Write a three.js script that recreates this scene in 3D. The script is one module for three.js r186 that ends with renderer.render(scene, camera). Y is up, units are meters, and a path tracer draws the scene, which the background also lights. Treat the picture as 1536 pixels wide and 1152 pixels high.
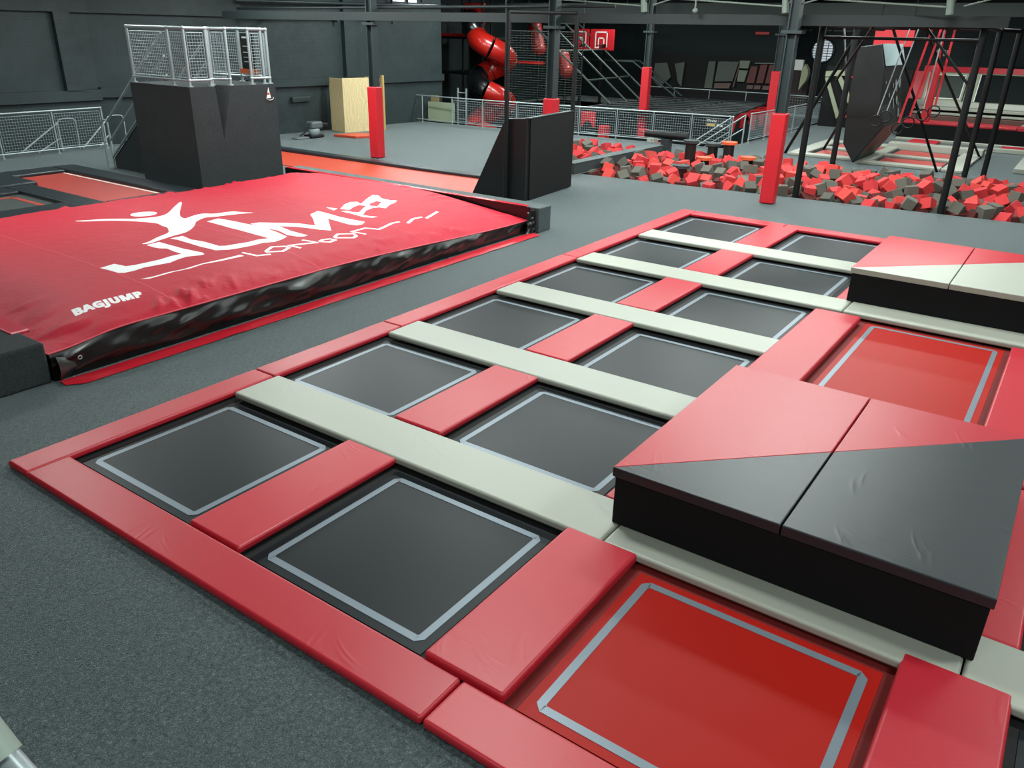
import * as THREE from 'three';
import { RoundedBoxGeometry } from 'three/addons/geometries/RoundedBoxGeometry.js';
import { mergeGeometries, mergeVertices, toCreasedNormals } from 'three/addons/utils/BufferGeometryUtils.js';
import { ImprovedNoise } from 'three/addons/math/ImprovedNoise.js';
import { RectAreaLightUniformsLib } from 'three/addons/lights/RectAreaLightUniformsLib.js';

// ---------------------------------------------------------------- camera, exposure, lamps
const scene = new THREE.Scene();
scene.background = new THREE.Color(0x05080a);
const renderer = new THREE.WebGLRenderer({ antialias: true });
renderer.toneMapping = THREE.LinearToneMapping;
renderer.toneMappingExposure = 1.38;
renderer.shadowMap.enabled = true;
RectAreaLightUniformsLib.init();

const camera = new THREE.PerspectiveCamera(51.88, 4 / 3, 0.05, 200);
{
  const r = new THREE.Vector3(0.81636154, 0.02133962, -0.57714683);
  const u = new THREE.Vector3(-0.25083071, 0.91324977, -0.32102773);
  const b = new THREE.Vector3(0.5202286, 0.40684084, 0.75089462);
  camera.quaternion.setFromRotationMatrix(new THREE.Matrix4().makeBasis(r, u, b));
  camera.position.set(6.36687, 3.255, 2.21363);
}
scene.add(camera);

const LAMP_COLOR = new THREE.Color(0.89, 1.0, 0.965);
const LAMP_INTENSITY = 46;
// hall lamps: [x, y, z, length along x, width along z]
const LAMPS = [];
for (const z of [-8.6, -12.3, -18.2, -23.6, -30.8]) for (const x of [-12.6, -6.9, -1.8, 3.6]) LAMPS.push([x, 5.0, z, 1.5, 0.62]);
for (const z of [-12.3, -18.2, -23.6]) for (const x of [-9.75, 0.9]) LAMPS.push([x, 5.0, z, 1.5, 0.62]);
LAMPS.push([2.4, 5.0, -3.2, 1.5, 0.62], [-6.9, 5.0, -3.2, 1.5, 0.62], [-13.5, 5.0, -3.2, 1.5, 0.62], [4.2, 5.0, 4.4, 1.5, 0.62], [9.2, 5.0, 1.0, 1.5, 0.62], [9.2, 5.0, -4.2, 1.5, 0.62], [9.2, 5.0, -9.4, 1.5, 0.62], [9.2, 5.0, -15, 1.5, 0.62]);

// ---------------------------------------------------------------- helpers
let seed = 12345;
const rnd = () => { seed = (seed * 1664525 + 1013904223) >>> 0; return seed / 4294967296; };
const rr = (a, b) => a + (b - a) * rnd();
const NO = new ImprovedNoise();
const V = (x, y, z) => new THREE.Vector3(x, y, z);
const ss = (a, b, t) => { t = Math.min(1, Math.max(0, (t - a) / (b - a))); return t * t * (3 - 2 * t); };
const used = {};
function numbered(n) { const k = used[n] || 0; used[n] = k + 1; return k ? `${n}_${String(k).padStart(3, '0')}` : n; }
function tag(o, label, category, group, kind) {
  if (label) o.userData.label = label;
  if (category) o.userData.category = category;
  if (group) o.userData.group = group;
  if (kind) o.userData.kind = kind;
  return o;
}
function thing(name, label, category, group, pos) {
  const o = new THREE.Group(); o.name = numbered(name); scene.add(o); tag(o, label, category, group);
  if (pos) o.position.set(...pos);
  return o;
}
// uv in metres from the dominant axis of each face
function uvm(g) {
  if (g.index) g = g.toNonIndexed();
  const p = g.attributes.position, uv = new Float32Array(p.count * 2);
  const a = V(), b = V(), c = V(), n = V();
  for (let i = 0; i < p.count; i += 3) {
    a.fromBufferAttribute(p, i); b.fromBufferAttribute(p, i + 1); c.fromBufferAttribute(p, i + 2);
    n.copy(b).sub(a).cross(c.clone().sub(a));
    const x = Math.abs(n.x), y = Math.abs(n.y), z = Math.abs(n.z);
    for (let k = 0; k < 3; k++) {
      const q = [a, b, c][k]; let s, t;
      if (y >= x && y >= z) { s = q.x; t = q.z; } else if (x >= z) { s = q.z; t = q.y; } else { s = q.x; t = q.y; }
      uv[(i + k) * 2] = s; uv[(i + k) * 2 + 1] = t;
    }
  }
  g.setAttribute('uv', new THREE.BufferAttribute(uv, 2));
  return g;
}
const clean = g => { if (g.index) g = g.toNonIndexed(); for (const k of Object.keys(g.attributes)) if (!['position', 'normal', 'uv'].includes(k)) g.deleteAttribute(k); g.morphAttributes = {}; return g; };
function join(list) { return list.length === 1 ? list[0] : mergeGeometries(list.map(clean)); }
function mesh(name, geo, mat, parent, label) {
  if (Array.isArray(geo)) geo = join(geo);
  const m = new THREE.Mesh(geo, mat); m.castShadow = m.receiveShadow = true;
  if (parent) { m.name = name; parent.add(m); } else { m.name = numbered(name); scene.add(m); }
  if (label) m.userData.label = label;
  return m;
}
function struct(name, geo, mat, label, category) { const m = mesh(name, geo, mat); return tag(m, label, category, null, 'structure'); }
// box from corner to corner
function bx(x0, x1, y0, y1, z0, z1) { const g = new THREE.BoxGeometry(Math.abs(x1 - x0), Math.abs(y1 - y0), Math.abs(z1 - z0)); g.translate((x0 + x1) / 2, (y0 + y1) / 2, (z0 + z1) / 2); return uvm(g); }
function rbx(x0, x1, y0, y1, z0, z1, r = 0.02, seg = 3) {
  const g = new RoundedBoxGeometry(Math.abs(x1 - x0), Math.abs(y1 - y0), Math.abs(z1 - z0), seg, r);
  g.translate((x0 + x1) / 2, (y0 + y1) / 2, (z0 + z1) / 2); return uvm(g);
}
function tube(a, b, r, seg = 8) {
  a = Array.isArray(a) ? V(...a) : a; b = Array.isArray(b) ? V(...b) : b;
  const d = b.clone().sub(a), L = d.length(), g = new THREE.CylinderGeometry(r, r, L, seg, 1);
  g.applyQuaternion(new THREE.Quaternion().setFromUnitVectors(V(0, 1, 0), d.normalize()));
  g.translate((a.x + b.x) / 2, (a.y + b.y) / 2, (a.z + b.z) / 2); return g;
}
// square bar between two points
function bar(a, b, w, h = w) {
  a = V(...a); b = V(...b); const d = b.clone().sub(a), L = d.length(), g = new THREE.BoxGeometry(w, L, h);
  const y = d.normalize(), ref = Math.abs(y.y) > 0.95 ? V(0, 0, 1) : V(0, 1, 0), x = V().crossVectors(ref, y).normalize(), z = V().crossVectors(x, y).normalize();
  g.applyMatrix4(new THREE.Matrix4().makeBasis(x, y, z));
  g.translate((a.x + b.x) / 2, (a.y + b.y) / 2, (a.z + b.z) / 2); return uvm(g);
}
function curveTube(pts, r, n = 40, seg = 10, closed = false) {
  return new THREE.TubeGeometry(new THREE.CatmullRomCurve3(pts.map(p => V(...p)), closed), n, r, seg, closed);
}
function sphere(x, y, z, r, w = 12, h = 8) { const g = new THREE.SphereGeometry(r, w, h); g.translate(x, y, z); return g; }
function cyl(x, y0, y1, z, r, seg = 16, r2 = r) { const g = new THREE.CylinderGeometry(r2, r, y1 - y0, seg); g.translate(x, (y0 + y1) / 2, z); return g; }
// prism: outline [[x,z]...] extruded from y0 to y1
function prism(pts, y0, y1, bevel = 0) {
  const s = new THREE.Shape(pts.map(([x, z]) => new THREE.Vector2(x, -z)));
  const g = new THREE.ExtrudeGeometry(s, { depth: y1 - y0 - 2 * bevel, bevelEnabled: bevel > 0, bevelSize: bevel, bevelThickness: bevel, bevelOffset: -bevel, bevelSegments: 2 });
  g.rotateX(-Math.PI / 2); g.translate(0, y0 + bevel, 0); return uvm(g);
}
// polygon with free 3D points (convex fan, both windings do)
function poly(pts) {
  const out = []; for (let i = 1; i < pts.length - 1; i++) out.push(...pts[0], ...pts[i], ...pts[i + 1]);
  const g = new THREE.BufferGeometry(); g.setAttribute('position', new THREE.Float32BufferAttribute(out, 3));
  g.computeVertexNormals(); return uvm(g);
}
// surface from a grid of points; uvf gives uv
function grid(nu, nv, f, uvf) {
  const pos = [], uv = [], idx = [];
  for (let j = 0; j <= nv; j++) for (let i = 0; i <= nu; i++) { const u = i / nu, v = j / nv; pos.push(...f(u, v)); uv.push(...(uvf ? uvf(u, v) : [u, v])); }
  for (let j = 0; j < nv; j++) for (let i = 0; i < nu; i++) { const a = j * (nu + 1) + i, b = a + 1, c = a + nu + 1, d = c + 1; idx.push(a, b, d, a, d, c); }
  const g = new THREE.BufferGeometry();
  g.setAttribute('position', new THREE.Float32BufferAttribute(pos, 3)); g.setAttribute('uv', new THREE.Float32BufferAttribute(uv, 2)); g.setIndex(idx); g.computeVertexNormals();
  return g;
}

// ---------------------------------------------------------------- textures
function dataTex(n, f, srgb, repeat = 1) {
  const d = new Uint8Array(n * n * 4);
  for (let y = 0; y < n; y++) for (let x = 0; x < n; x++) { const c = f(x / n, y / n, x, y); const k = (y * n + x) * 4; d[k] = c[0]; d[k + 1] = c[1]; d[k + 2] = c[2]; d[k + 3] = 255; }
  const t = new THREE.DataTexture(d, n, n); t.wrapS = t.wrapT = THREE.RepeatWrapping; t.magFilter = THREE.LinearFilter; t.minFilter = THREE.LinearMipmapLinearFilter; t.generateMipmaps = true;
  if (srgb) t.colorSpace = THREE.SRGBColorSpace;
  t.repeat.set(repeat, repeat); t.needsUpdate = true; return t;
}
// tileable noise through a torus of 2 periodic dims
function tn(u, v, f, s = 0) {
  const a = u * f, b = v * f, w = (x, y) => NO.noise(x, y, s * 7.31 + 0.5);
  const fu = u, fv = v;
  return (w(a, b) * (1 - fu) + w(a - f, b) * fu) * (1 - fv) + (w(a, b - f) * (1 - fu) + w(a - f, b - f) * fu) * fv;
}
const cl = v => Math.max(0, Math.min(255, v | 0));
function carpetTex(base, amp, tint) {
  return dataTex(320, (u, v) => {
    const n = (rnd() + rnd() - 1) * amp * 1.3 + tn(u, v, 60, 1) * amp + tn(u, v, 5, 2) * 5 + (rnd() > 0.97 ? amp * 1.5 : 0);
    return [cl(base[0] + n * tint[0]), cl(base[1] + n * tint[1]), cl(base[2] + n * tint[2])];
  }, true, 1 / 1.6);
}
const T = {};
T.carpet = carpetTex([56, 67, 69], 26, [1, 1, 1]);
T.carpetDark = carpetTex([41, 46, 48], 10, [1, 1, 1]);
T.fuzz = dataTex(256, () => { const v = cl(rnd() * 255); return [v, v, v]; }, false, 1 / 0.5);
const ridges = Array.from({ length: 34 }, (_, i) => { const g = Math.floor(i / 4); return { u: (Math.sin(g * 12.9898) * 43758.5453 % 1 + 1) % 1 + rr(-0.05, 0.05), v: (Math.sin(g * 78.233) * 12543.123 % 1 + 1) % 1 + rr(-0.05, 0.05), a: (g % 2 ? 0.3 : 1.25) + rr(-0.3, 0.3), l: rr(0.04, 0.09), w: rr(0.005, 0.010), h: rr(20, 52) }; });
const pucker = (u, v) => { let s = 0; for (const r of ridges) { let du = u - r.u, dv = v - r.v; du -= Math.round(du); dv -= Math.round(dv); if (du * du + dv * dv > 0.05) continue; const c = Math.cos(r.a), n = Math.sin(r.a), p = du * c + dv * n, q = -du * n + dv * c + p * p * 1.5; s += r.h * Math.exp(-(p * p) / (r.l * r.l) - (q * q) / (r.w * r.w)); } return s; };
T.vinyl = dataTex(512, (u, v) => {
  const a = tn(u, v, 6, 3) * 50 + tn(u, v, 14, 4) * 18 + tn(u, v, 40, 5) * 4 + pucker(u, v);
  
  const c = cl(128 + a); return [c, c, c];
}, false, 1 / 1.7);
T.cloth = dataTex(512, (u, v) => { const c = cl(128 + tn(u, v, 9, 11) * 60 + tn(u * 1, v, 26, 12) * 40 + tn(u, v, 60, 13) * 18); return [c, c, c]; }, false, 1 / 1.5);
T.wall = dataTex(512, (u, v, x, y) => {
  const row = Math.floor(v * 20), fy = v * 20 - row, fx = (u * 7 + (row % 2) * 0.5) % 1;
  const j = Math.min(fy, 1 - fy) < 0.07 || Math.min(fx, 1 - fx) < 0.025 ? -50 : 0;
  const c = cl(150 + j + tn(u, v, 30, 14) * 40 + (rnd() - 0.5) * 14); return [c, c, c];
}, false, 1 / 1.6);
T.wallColor = dataTex(256, (u, v) => { const n = tn(u, v, 4, 15) * 10 + tn(u, v, 17, 16) * 8 + (rnd() - 0.5) * 6; return [cl(28 + n), cl(41 + n), cl(43 + n)]; }, true, 1 / 3.3);
T.ply = dataTex(512, (u, v) => {
  const w = tn(u, v, 3, 17) * 2.2 + tn(u, v * 0.25, 10, 18) * 0.5, g = Math.sin((u * 11 + w) * 6.28) * 6 + tn(u * 1, v, 50, 19) * 16;
  const knot = Math.exp(-Math.pow(tn(u, v, 7, 20) - 0.62, 2) * 500) * 60;
  return [cl(204 + g - knot), cl(182 + g - knot * 1.1), cl(138 + g * 0.9 - knot)];
}, true, 1 / 1.22);
T.bed = dataTex(256, (u, v, x, y) => { const c = cl(128 + ((x + y) % 2) * 30 + (rnd() - 0.5) * 60); return [c, c, c]; }, false, 1 / 0.6);
T.unused = () => dataTex(256, (u, v) => { const c = cl(150 + tn(u, v, 4, 21) * 60 + tn(u, v, 12, 22) * 35 + (rnd() - 0.5) * 10); return [c, c, c]; }, false, 1 / 2.1);

// ---------------------------------------------------------------- materials
const std = o => new THREE.MeshStandardMaterial(o);
const M = {};
M.carpet = new THREE.MeshPhysicalMaterial({ map: T.carpet, bumpMap: T.fuzz, bumpScale: 0.004, roughness: 0.72, sheen: 1.0, sheenRoughness: 0.36, sheenColor: new THREE.Color(0.9, 1, 1) });
M.carpetDark = std({ map: T.carpetDark, bumpMap: T.fuzz, bumpScale: 0.003, roughness: 0.95 });
const vinyl = (c, rough = 0.42, b = 0.006) => std({ color: c, roughness: rough, bumpMap: T.vinyl, bumpScale: b });
M.red = [vinyl(0xb01c2b), vinyl(0xab1b2a), vinyl(0xb41f2d)];
M.grey = vinyl(0x9c9d92, 0.46, 0.004);
M.greyPale = M.grey;
M.blackVinyl = vinyl(0x0b0d0f, 0.45, 0.006);
M.charcoalVinyl = vinyl(0x22262a, 0.45, 0.008);
M.navyVinyl = vinyl(0x1d2429, 0.36, 0.01);
M.boxBlack = new THREE.MeshPhysicalMaterial({ color: 0x0a0a0c, roughness: 0.8, specularIntensity: 0.5, bumpMap: T.fuzz, bumpScale: 0.001 });
M.bedBlack = new THREE.MeshPhysicalMaterial({ color: 0x10161a, roughness: 0.42, specularIntensity: 0.4, bumpMap: T.bed, bumpScale: 0.0006 });
M.bedRed = new THREE.MeshPhysicalMaterial({ color: 0x9c1208, roughness: 0.5, specularIntensity: 0.35, bumpMap: T.bed, bumpScale: 0.0006 });
M.bedEdge = std({ color: 0x0b0c0e, roughness: 0.8 });
M.bedEdgeRed = std({ color: 0x6d0d0c, roughness: 0.8 });
M.tape = std({ color: 0x737d87, roughness: 0.4, metalness: 0.25 });
M.tapeRed = std({ color: 0xc8352b, roughness: 0.5 });
M.dark = std({ color: 0x0a0b0d, roughness: 0.9 });
M.wall = std({ map: T.wallColor, bumpMap: T.wall, bumpScale: 0.006, roughness: 0.62 });
M.wallLight = M.wall;
M.roof = std({ color: 0x4c4e38, roughness: 0.85 });
M.steel = std({ color: 0xaab4b6, roughness: 0.4, metalness: 0.6 });
M.wire = std({ color: 0x98a3a6, roughness: 0.5, metalness: 0.6 });
M.painted = std({ color: 0x222d2f, roughness: 0.5 });
M.black = new THREE.MeshPhysicalMaterial({ color: 0x07090a, roughness: 0.6, specularIntensity: 0.6 });
M.beam = std({ color: 0x151d1e, roughness: 0.6 });
M.truss = std({ color: 0x39443f, roughness: 0.5 });
M.trussPale = std({ color: 0x6d786f, roughness: 0.55 });
M.ply = std({ map: T.ply, roughness: 0.7 });
M.wood = std({ color: 0xa98a55, roughness: 0.7 });
M.redPost = std({ color: 0xb91622, roughness: 0.45, bumpMap: T.vinyl, bumpScale: 0.008 });
M.redPlastic = new THREE.MeshPhysicalMaterial({ color: 0xa81b14, roughness: 0.28, clearcoat: 0.5, clearcoatRoughness: 0.15 });
M.blackPlastic = new THREE.MeshPhysicalMaterial({ color: 0x0b0e0f, roughness: 0.25, clearcoat: 0.5, clearcoatRoughness: 0.15 });
M.white = std({ color: 0xdedfda, roughness: 0.6 });
M.lampGlow = std({ color: 0xffffff, emissive: 0xf2fffb, emissiveIntensity: 6, roughness: 0.6 });
M.windowGlow = std({ color: 0xffffff, emissive: 0xdfeeff, emissiveIntensity: 2.2, roughness: 0.4 });
M.foamRed = [0xc23334, 0xcb413b, 0xb82d31].map(c => std({ color: c, roughness: 0.95 }));
M.foamGrey = [0x4d4a43, 0x5c5850].map(c => std({ color: c, roughness: 0.95 }));
M.orange = vinyl(0xc23a1c, 0.5, 0.003);
// ---------------------------------------------------------------- the hall
{
  // floor slab with the foam pits left open
  const s = new THREE.Shape([[-17.1, 7.7], [15.6, 7.7], [15.6, -39.9], [-18.5, -39.9], [-18.5, -23.4], [-17.3, -23.4]].map(([x, z]) => new THREE.Vector2(x, -z)));
  for (const hole of [PIT_A(), PIT_B(), PIT_C(), COURT()]) s.holes.push(new THREE.Path(hole.map(([x, z]) => new THREE.Vector2(x, -z))));
  const g = new THREE.ExtrudeGeometry(s, { depth: 0.3, bevelEnabled: false }); g.rotateX(-Math.PI / 2); g.translate(0, -0.3, 0);
  struct('floor', uvm(g), M.carpet, 'dark grey speckled carpet floor of the trampoline hall', 'floor');
  const f2 = bx(-19.4, 16.4, -2.5, -2.2, -42.4, 8.4);
  struct('floor_base', f2, M.dark, 'dark concrete base under the carpet and the pits', 'floor');
}
function PIT_C() { return [[-15.0, -22.3], [-3.2, -23.15], [-3.2, -36.2], [-17.9, -36.2], [-17.9, -24.2], [-15.0, -24.2]]; }
function COURT() { return [[0.1, -0.1], [9.3, -0.1], [9.3, -12.85], [0.1, -12.85]]; }
function PIT_A() { return [[-4.05, -15.62], [9.5, -16.8], [9.5, -21.5], [-4.0, -20.3]]; }
function PIT_B() { return [[-6.9, -16.6], [-4.45, -16.5], [-4.4, -20.3], [-6.9, -20.45]]; }
const H = 5.7;
{
  // left wall: a deeper bay near, a shallower one further on, pilasters, ledge
  struct('wall_left', [
    prism([[-17.1, 8], [-17.7, 8], [-17.7, -10.6], [-17.1, -10.6]], -0.3, H), prism([[-17.1, -10.6], [-17.7, -10.6], [-17.7, -14.6], [-15.7, -14.6]], -0.3, H),
    prism([[-15.7, -14.6], [-17.7, -14.6], [-17.7, -23.4], [-15.08, -23.4]], -0.3, H),
    bx(-18.9, -18.5, -2.2, H, -42, -23.0), bx(-18.9, -17.0, -2.2, H, -23.4, -23.0)], M.wall, 'dark painted brick wall on the side of the jump tower', 'wall');
  const led = [];
  led.push(bx(-17.1, -16.97, 1.24, 1.52, -10.6, 8), bx(-17.1, -16.97, 3.5, 4.6, -10.6, 8), prism([[-16.97, -10.6], [-17.1, -10.6], [-15.7, -14.6], [-15.57, -14.6]], 1.3, 1.58), prism([[-16.97, -10.6], [-17.1, -10.6], [-15.7, -14.6], [-15.57, -14.6]], 3.5, 4.6));
  for (const z of [-9.85, -3.6, 2.4]) led.push(bx(-17.1, -16.93, 1.52, 3.5, z - 0.22, z + 0.22));
  struct('trim_1', led, M.wallLight, 'raised ledge and pilasters of the dark brick wall', 'ledge');
  struct('trim_2', [prism([[-15.57, -14.6], [-15.7, -14.6], [-15.08, -23.4], [-14.96, -23.4]], 1.47, 1.71), bx(-15.6, -15.25, 1.71, H, -19.0, -18.5)], M.wallLight, 'raised band and pilaster on the wall behind the plywood cabinet', 'ledge');
  struct('wall_back', bx(-18.9, 16, -2.2, H, -40.3, -39.9), M.wall, 'far dark wall of the hall with a round window', 'wall');
  struct('wall_right', bx(15.6, 16, -0.3, H, -42, 8), M.wall, 'dark wall on the side beyond the trampoline court', 'wall');
  struct('wall_front', bx(-17.7, 16, -0.3, H, 7.7, 8.1), M.wall, 'dark wall behind the viewing platform', 'wall');
  struct('ceiling', bx(-18.9, 16.2, H, H + 0.25, -42.3, 8.1), M.roof, 'dark olive roof lining over the hall', 'ceiling');
}
// hall lamps
LAMPS.forEach(([x, y, z, w, d], i) => {
  const t = thing('batten_lamp', 'white twin batten lamp hanging under the dark roof', 'lamp', 'batten lamps under the roof', [x, y, z]);
  mesh('housing', [bx(-w / 2, w / 2, 0.03, 0.12, -d / 2, d / 2), tube([-w / 2 + 0.2, 0.12, 0], [-w / 2 + 0.2, H - y - 0.002, 0], 0.012, 6), tube([w / 2 - 0.2, 0.12, 0], [w / 2 - 0.2, H - y - 0.002, 0], 0.012, 6)], M.white, t);
  mesh('diffuser', bx(-w / 2 + 0.02, w / 2 - 0.02, 0, 0.03, -d / 2 + 0.02, d / 2 - 0.02), M.lampGlow, t);
  const l = new THREE.RectAreaLight(LAMP_COLOR, LAMP_INTENSITY, w, d);
  l.position.set(x, y - 0.02, z); l.rotation.x = -Math.PI / 2; l.name = 'lamp_light'; scene.add(l);
});

// daylight windows high on the left wall
[[-20.78, -21.45], [-21.6, -22.35], [-22.45, -23.15]].forEach(([z0, z1], i) => {
  const g = new THREE.Group(); g.name = `window_${i + 1}`; scene.add(g); tag(g, ['narrow bright window high on the brick wall above the pipe', 'bright window high on the brick wall between two others', 'bright window high on the brick wall nearest the slide tower'][i], 'window', 'high windows', 'structure');
  mesh('pane', bx(-15.19, -15.17, 4.18, 5.1, z0, z1), M.windowGlow, g);
  mesh('window_frame', [bx(-15.2, -15.1, 4.12, 4.18, z0 + 0.04, z1 - 0.04), bx(-15.2, -15.1, 5.1, 5.16, z0 + 0.04, z1 - 0.04), bx(-15.2, -15.1, 4.18, 5.1, z0 + 0.04, z0), bx(-15.2, -15.1, 4.18, 5.1, z1, z1 - 0.04), bx(-15.2, -15.12, 4.62, 4.65, z0, z1)], M.painted, g);
  const l = new THREE.RectAreaLight(new THREE.Color(0.86, 0.94, 1), 12, Math.abs(z1 - z0), 0.9); l.position.set(-15.06, 4.64, (z0 + z1) / 2); l.rotation.y = -Math.PI / 2; l.name = 'window_light'; scene.add(l);
});
// ---------------------------------------------------------------- trampoline court
const GX = { o: 0, i: 0.28, c: [1.86, 2.41], r: [4.04, 4.59], s: [6.23, 6.78], e: 8.9 };
const gz = k => -(1.864 + 2.0965 * k);              // near edge of cross pad k (0..4)
const GW = 0.53, ZB = -12.62, ZE = -12.95;
{
  struct('court_frame', [bx(0.11, 9.29, -0.16, -0.06, -0.11, -12.84)], M.dark, 'dark steel frame deck under the trampoline pads', 'frame');
  // trampolines: col x ranges, row z ranges
  const ORD = ['first', 'second', 'third', 'fourth', 'fifth', 'sixth'];
  const cols = [[GX.i, GX.c[0]], [GX.c[1], GX.r[0]], [GX.r[1], GX.s[0]], [GX.s[1], 8.6]];
  const rows = []; for (let k = 0; k < 6; k++) rows.push([k === 0 ? -0.33 : gz(k - 1) - GW, k === 5 ? ZB : gz(k)]);
  function tramp(x0, x1, z0, z1, red, label, group) {
    const t = thing('trampoline', label, 'trampoline', group, [(x0 + x1) / 2, -0.02, (z0 + z1) / 2]);
    const w = (x1 - x0) / 2 + 0.05, d = (z0 - z1) / 2 + 0.05, tw = w - 0.17, td = d - 0.155, b = 0.052;
    mesh('edge_webbing', bx(-w, w, -0.035, 0.008, -d, d), red ? M.bedEdgeRed : M.bedEdge, t);
    mesh('jump_bed', bx(-tw - 0.06, tw + 0.06, 0.008, 0.014, -td - 0.06, td + 0.06), red ? M.bedRed : M.bedBlack, t);
    const q = (pts) => mesh('border_tape', prism(pts, 0.0135, 0.0165), M.tape, t);
    const c = 0.045;
    q([[-tw + c, td], [tw - c, td], [tw - c, td - b], [-tw + c, td - b]]); q([[-tw + c, -td + b], [tw - c, -td + b], [tw - c, -td], [-tw + c, -td]]);
    q([[-tw, td - c], [-tw + c, td], [-tw + c + 0.015, td - b - 0.002], [-tw + b, td - b - 0.01], [-tw + b, -td + b + 0.01], [-tw + c + 0.015, -td + b + 0.002], [-tw + c, -td], [-tw, -td + c]]);
    q([[tw, td - c], [tw - c, td], [tw - c - 0.015, td - b - 0.002], [tw - b, td - b - 0.01], [tw - b, -td + b + 0.01], [tw - c - 0.015, -td + b + 0.002], [tw - c, -td], [tw, -td + c]]);
    return t;
  }
  for (let j = 0; j < 2; j++) for (let k = 0; k < 6; k++) tramp(...cols[j], ...rows[k], false, `silver taped black trampoline in the ${ORD[k]} row from the front pad, ${j ? 'inner column' : 'column beside the carpet'}`, 'black trampolines of the court');
  tramp(...cols[2], ...rows[0], true, 'red trampoline with silver tape in front of the red and black box', 'red trampolines of the court');
  tramp(cols[2][0], cols[2][1], -4.49, rows[3][1], true, 'red trampoline with silver tape between the two padded boxes', 'red trampolines of the court');
  tramp(...cols[3], ...rows[0], false, 'black trampoline beyond the red pads in front of the box', 'black trampolines of the court');
  let n = 0;
  const pad = (name, x0, x1, z0, z1, y1, mat, label, group, y0 = 0.012, r = 0.024) => { const m = mesh(name, rbx(x0, x1, y0, y1, z0, z1, r), mat); tag(m, label, 'pad', group); m.geometry.translate(0, 0, 0); return m; };
  const R = () => M.red[n++ % 3];
  // left border in four lengths
  [[0.02, -2.38], [-2.38, -4.25], [-4.25, -8.3], [-8.3, ZE]].forEach(([a, b], k) => pad('border_pad', -0.02, 0.28, a - 0.004, b + 0.004, 0.062, R(), `red border pad, ${ORD[k]} length from the front corner along the carpet`, 'red border pads of the court', 0.001));
  // front border
  pad('border_pad', 0.285, 4.325, 0.02, -0.325, 0.062, R(), 'red vinyl border pad along the front of the two black trampolines', 'red border pads of the court', 0.001);
  pad('border_pad', 4.335, 8.9, 0.02, -0.325, 0.062, R(), 'red vinyl border pad along the front of the red trampoline', 'red border pads of the court', 0.001);
  // back border
  pad('border_pad', 0.285, 2.1, ZB, ZE, 0.062, R(), 'red far end border pad starting at the carpet corner', 'red border pads of the court', 0.001);
  pad('border_pad', 2.11, 4.4, ZB, ZE, 0.062, R(), 'red far end border pad reaching to the red and grey box', 'red border pads of the court', 0.001);
  pad('border_pad', 4.41, 8.9, ZB, ZE, 0.062, R(), 'red vinyl border pad along the far end behind the red and white box', 'red border pads of the court', 0.001);
  // cross pads
  for (let k = 0; k < 5; k++) pad('cross_pad', 0.335, k === 2 ? 4.2 : 4.315, gz(k), gz(k) - GW, 0.082, M.grey, `pale grey cross pad, ${ORD[k]} from the front, spanning two black trampoline columns`, 'grey cross pads of the court', 0.016);
  pad('cross_pad', 4.325, 6.52, gz(0), gz(0) - GW, 0.082, M.greyPale, 'pale grey cross pad partly under the red and black box', 'grey pads under the boxes', 0.016);
  pad('cross_pad', 4.325, 6.52, gz(3) - 0.0, gz(3) - GW, 0.082, M.greyPale, 'pale grey cross pad partly under the red and white box', 'grey pads under the boxes', 0.016);
  pad('cross_pad', 6.53, 8.9, gz(0), gz(0) - GW, 0.082, M.grey, 'pale grey cross pad beside the corner of the red and black box', null, 0.016);
  // centre divider pads
  for (let k = 0; k < 6; k++) pad('divider_pad', GX.c[0], GX.c[1], k === 0 ? -0.335 : gz(k - 1) - GW - 0.03, k === 5 ? ZB + 0.004 : gz(k) - 0.012, 0.074, R(), `red divider pad between the two black trampolines of the ${ORD[k]} row`, 'red divider pads between the black trampolines');
  pad('divider_pad', GX.r[0], GX.r[1], -0.335, gz(0) - 0.015, 0.086, R(), 'red vinyl divider pad between a black and the nearer red trampoline', 'red divider pads beside the red trampolines');
  pad('divider_pad', GX.r[0] - 0.03, GX.r[1] - 0.01, -4.45, gz(3) + 0.11, 0.086, R(), 'long red vinyl divider pad between the two padded boxes', 'red divider pads beside the red trampolines');
  pad('divider_pad', GX.r[0], GX.r[1], gz(0) - GW - 0.02, -4.42, 0.07, R(), 'red divider pad mostly under the red and black box');
  pad('divider_pad', GX.r[0] + 0.05, GX.r[1], gz(3) - GW - 0.02, ZB + 0.02, 0.07, R(), 'red divider pad mostly under the red and white box');
  pad('divider_pad', GX.s[0], GX.s[1], -0.335, gz(0) - 0.1, 0.086, R(), 'red vinyl divider pad beside the near red trampoline below the box corner', 'red divider pads beside the red trampolines');
  pad('divider_pad', GX.s[0] - 0.02, GX.s[1], gz(0) - GW - 0.01, -4.48, 0.07, R(), 'red vinyl pad along the side of the red and black box');
  pad('divider_pad', GX.s[0], GX.s[1], -4.5, gz(3) + 0.11, 0.086, R(), 'red vinyl pad on the far side of the red trampoline between the boxes');

  // padded boxes: body, two top mats each split diagonally in two colours
  function padBox(x0, x1, z0, z1, y1, mA, mB, label, name) {
    const xm = (x0 + x1) / 2 + 0.0, cx = xm, y0 = 0.083, ym = y1 - 0.075;
    const t = thing(name, label, 'box', null, [cx, y0, z0]);
    const L = (g) => { g.translate(-cx, -y0, -z0); return g; };
    mesh('body', L(rbx(x0 + 0.015, x1 - 0.015, y0, ym, z0 - 0.012, z1 + 0.012, 0.012)), M.boxBlack, t);
    // the diagonal runs from the near corner at x0 to the far corner at x1
    const zat = x => z0 + (z1 - z0) * (x - x0) / (x1 - x0);
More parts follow.
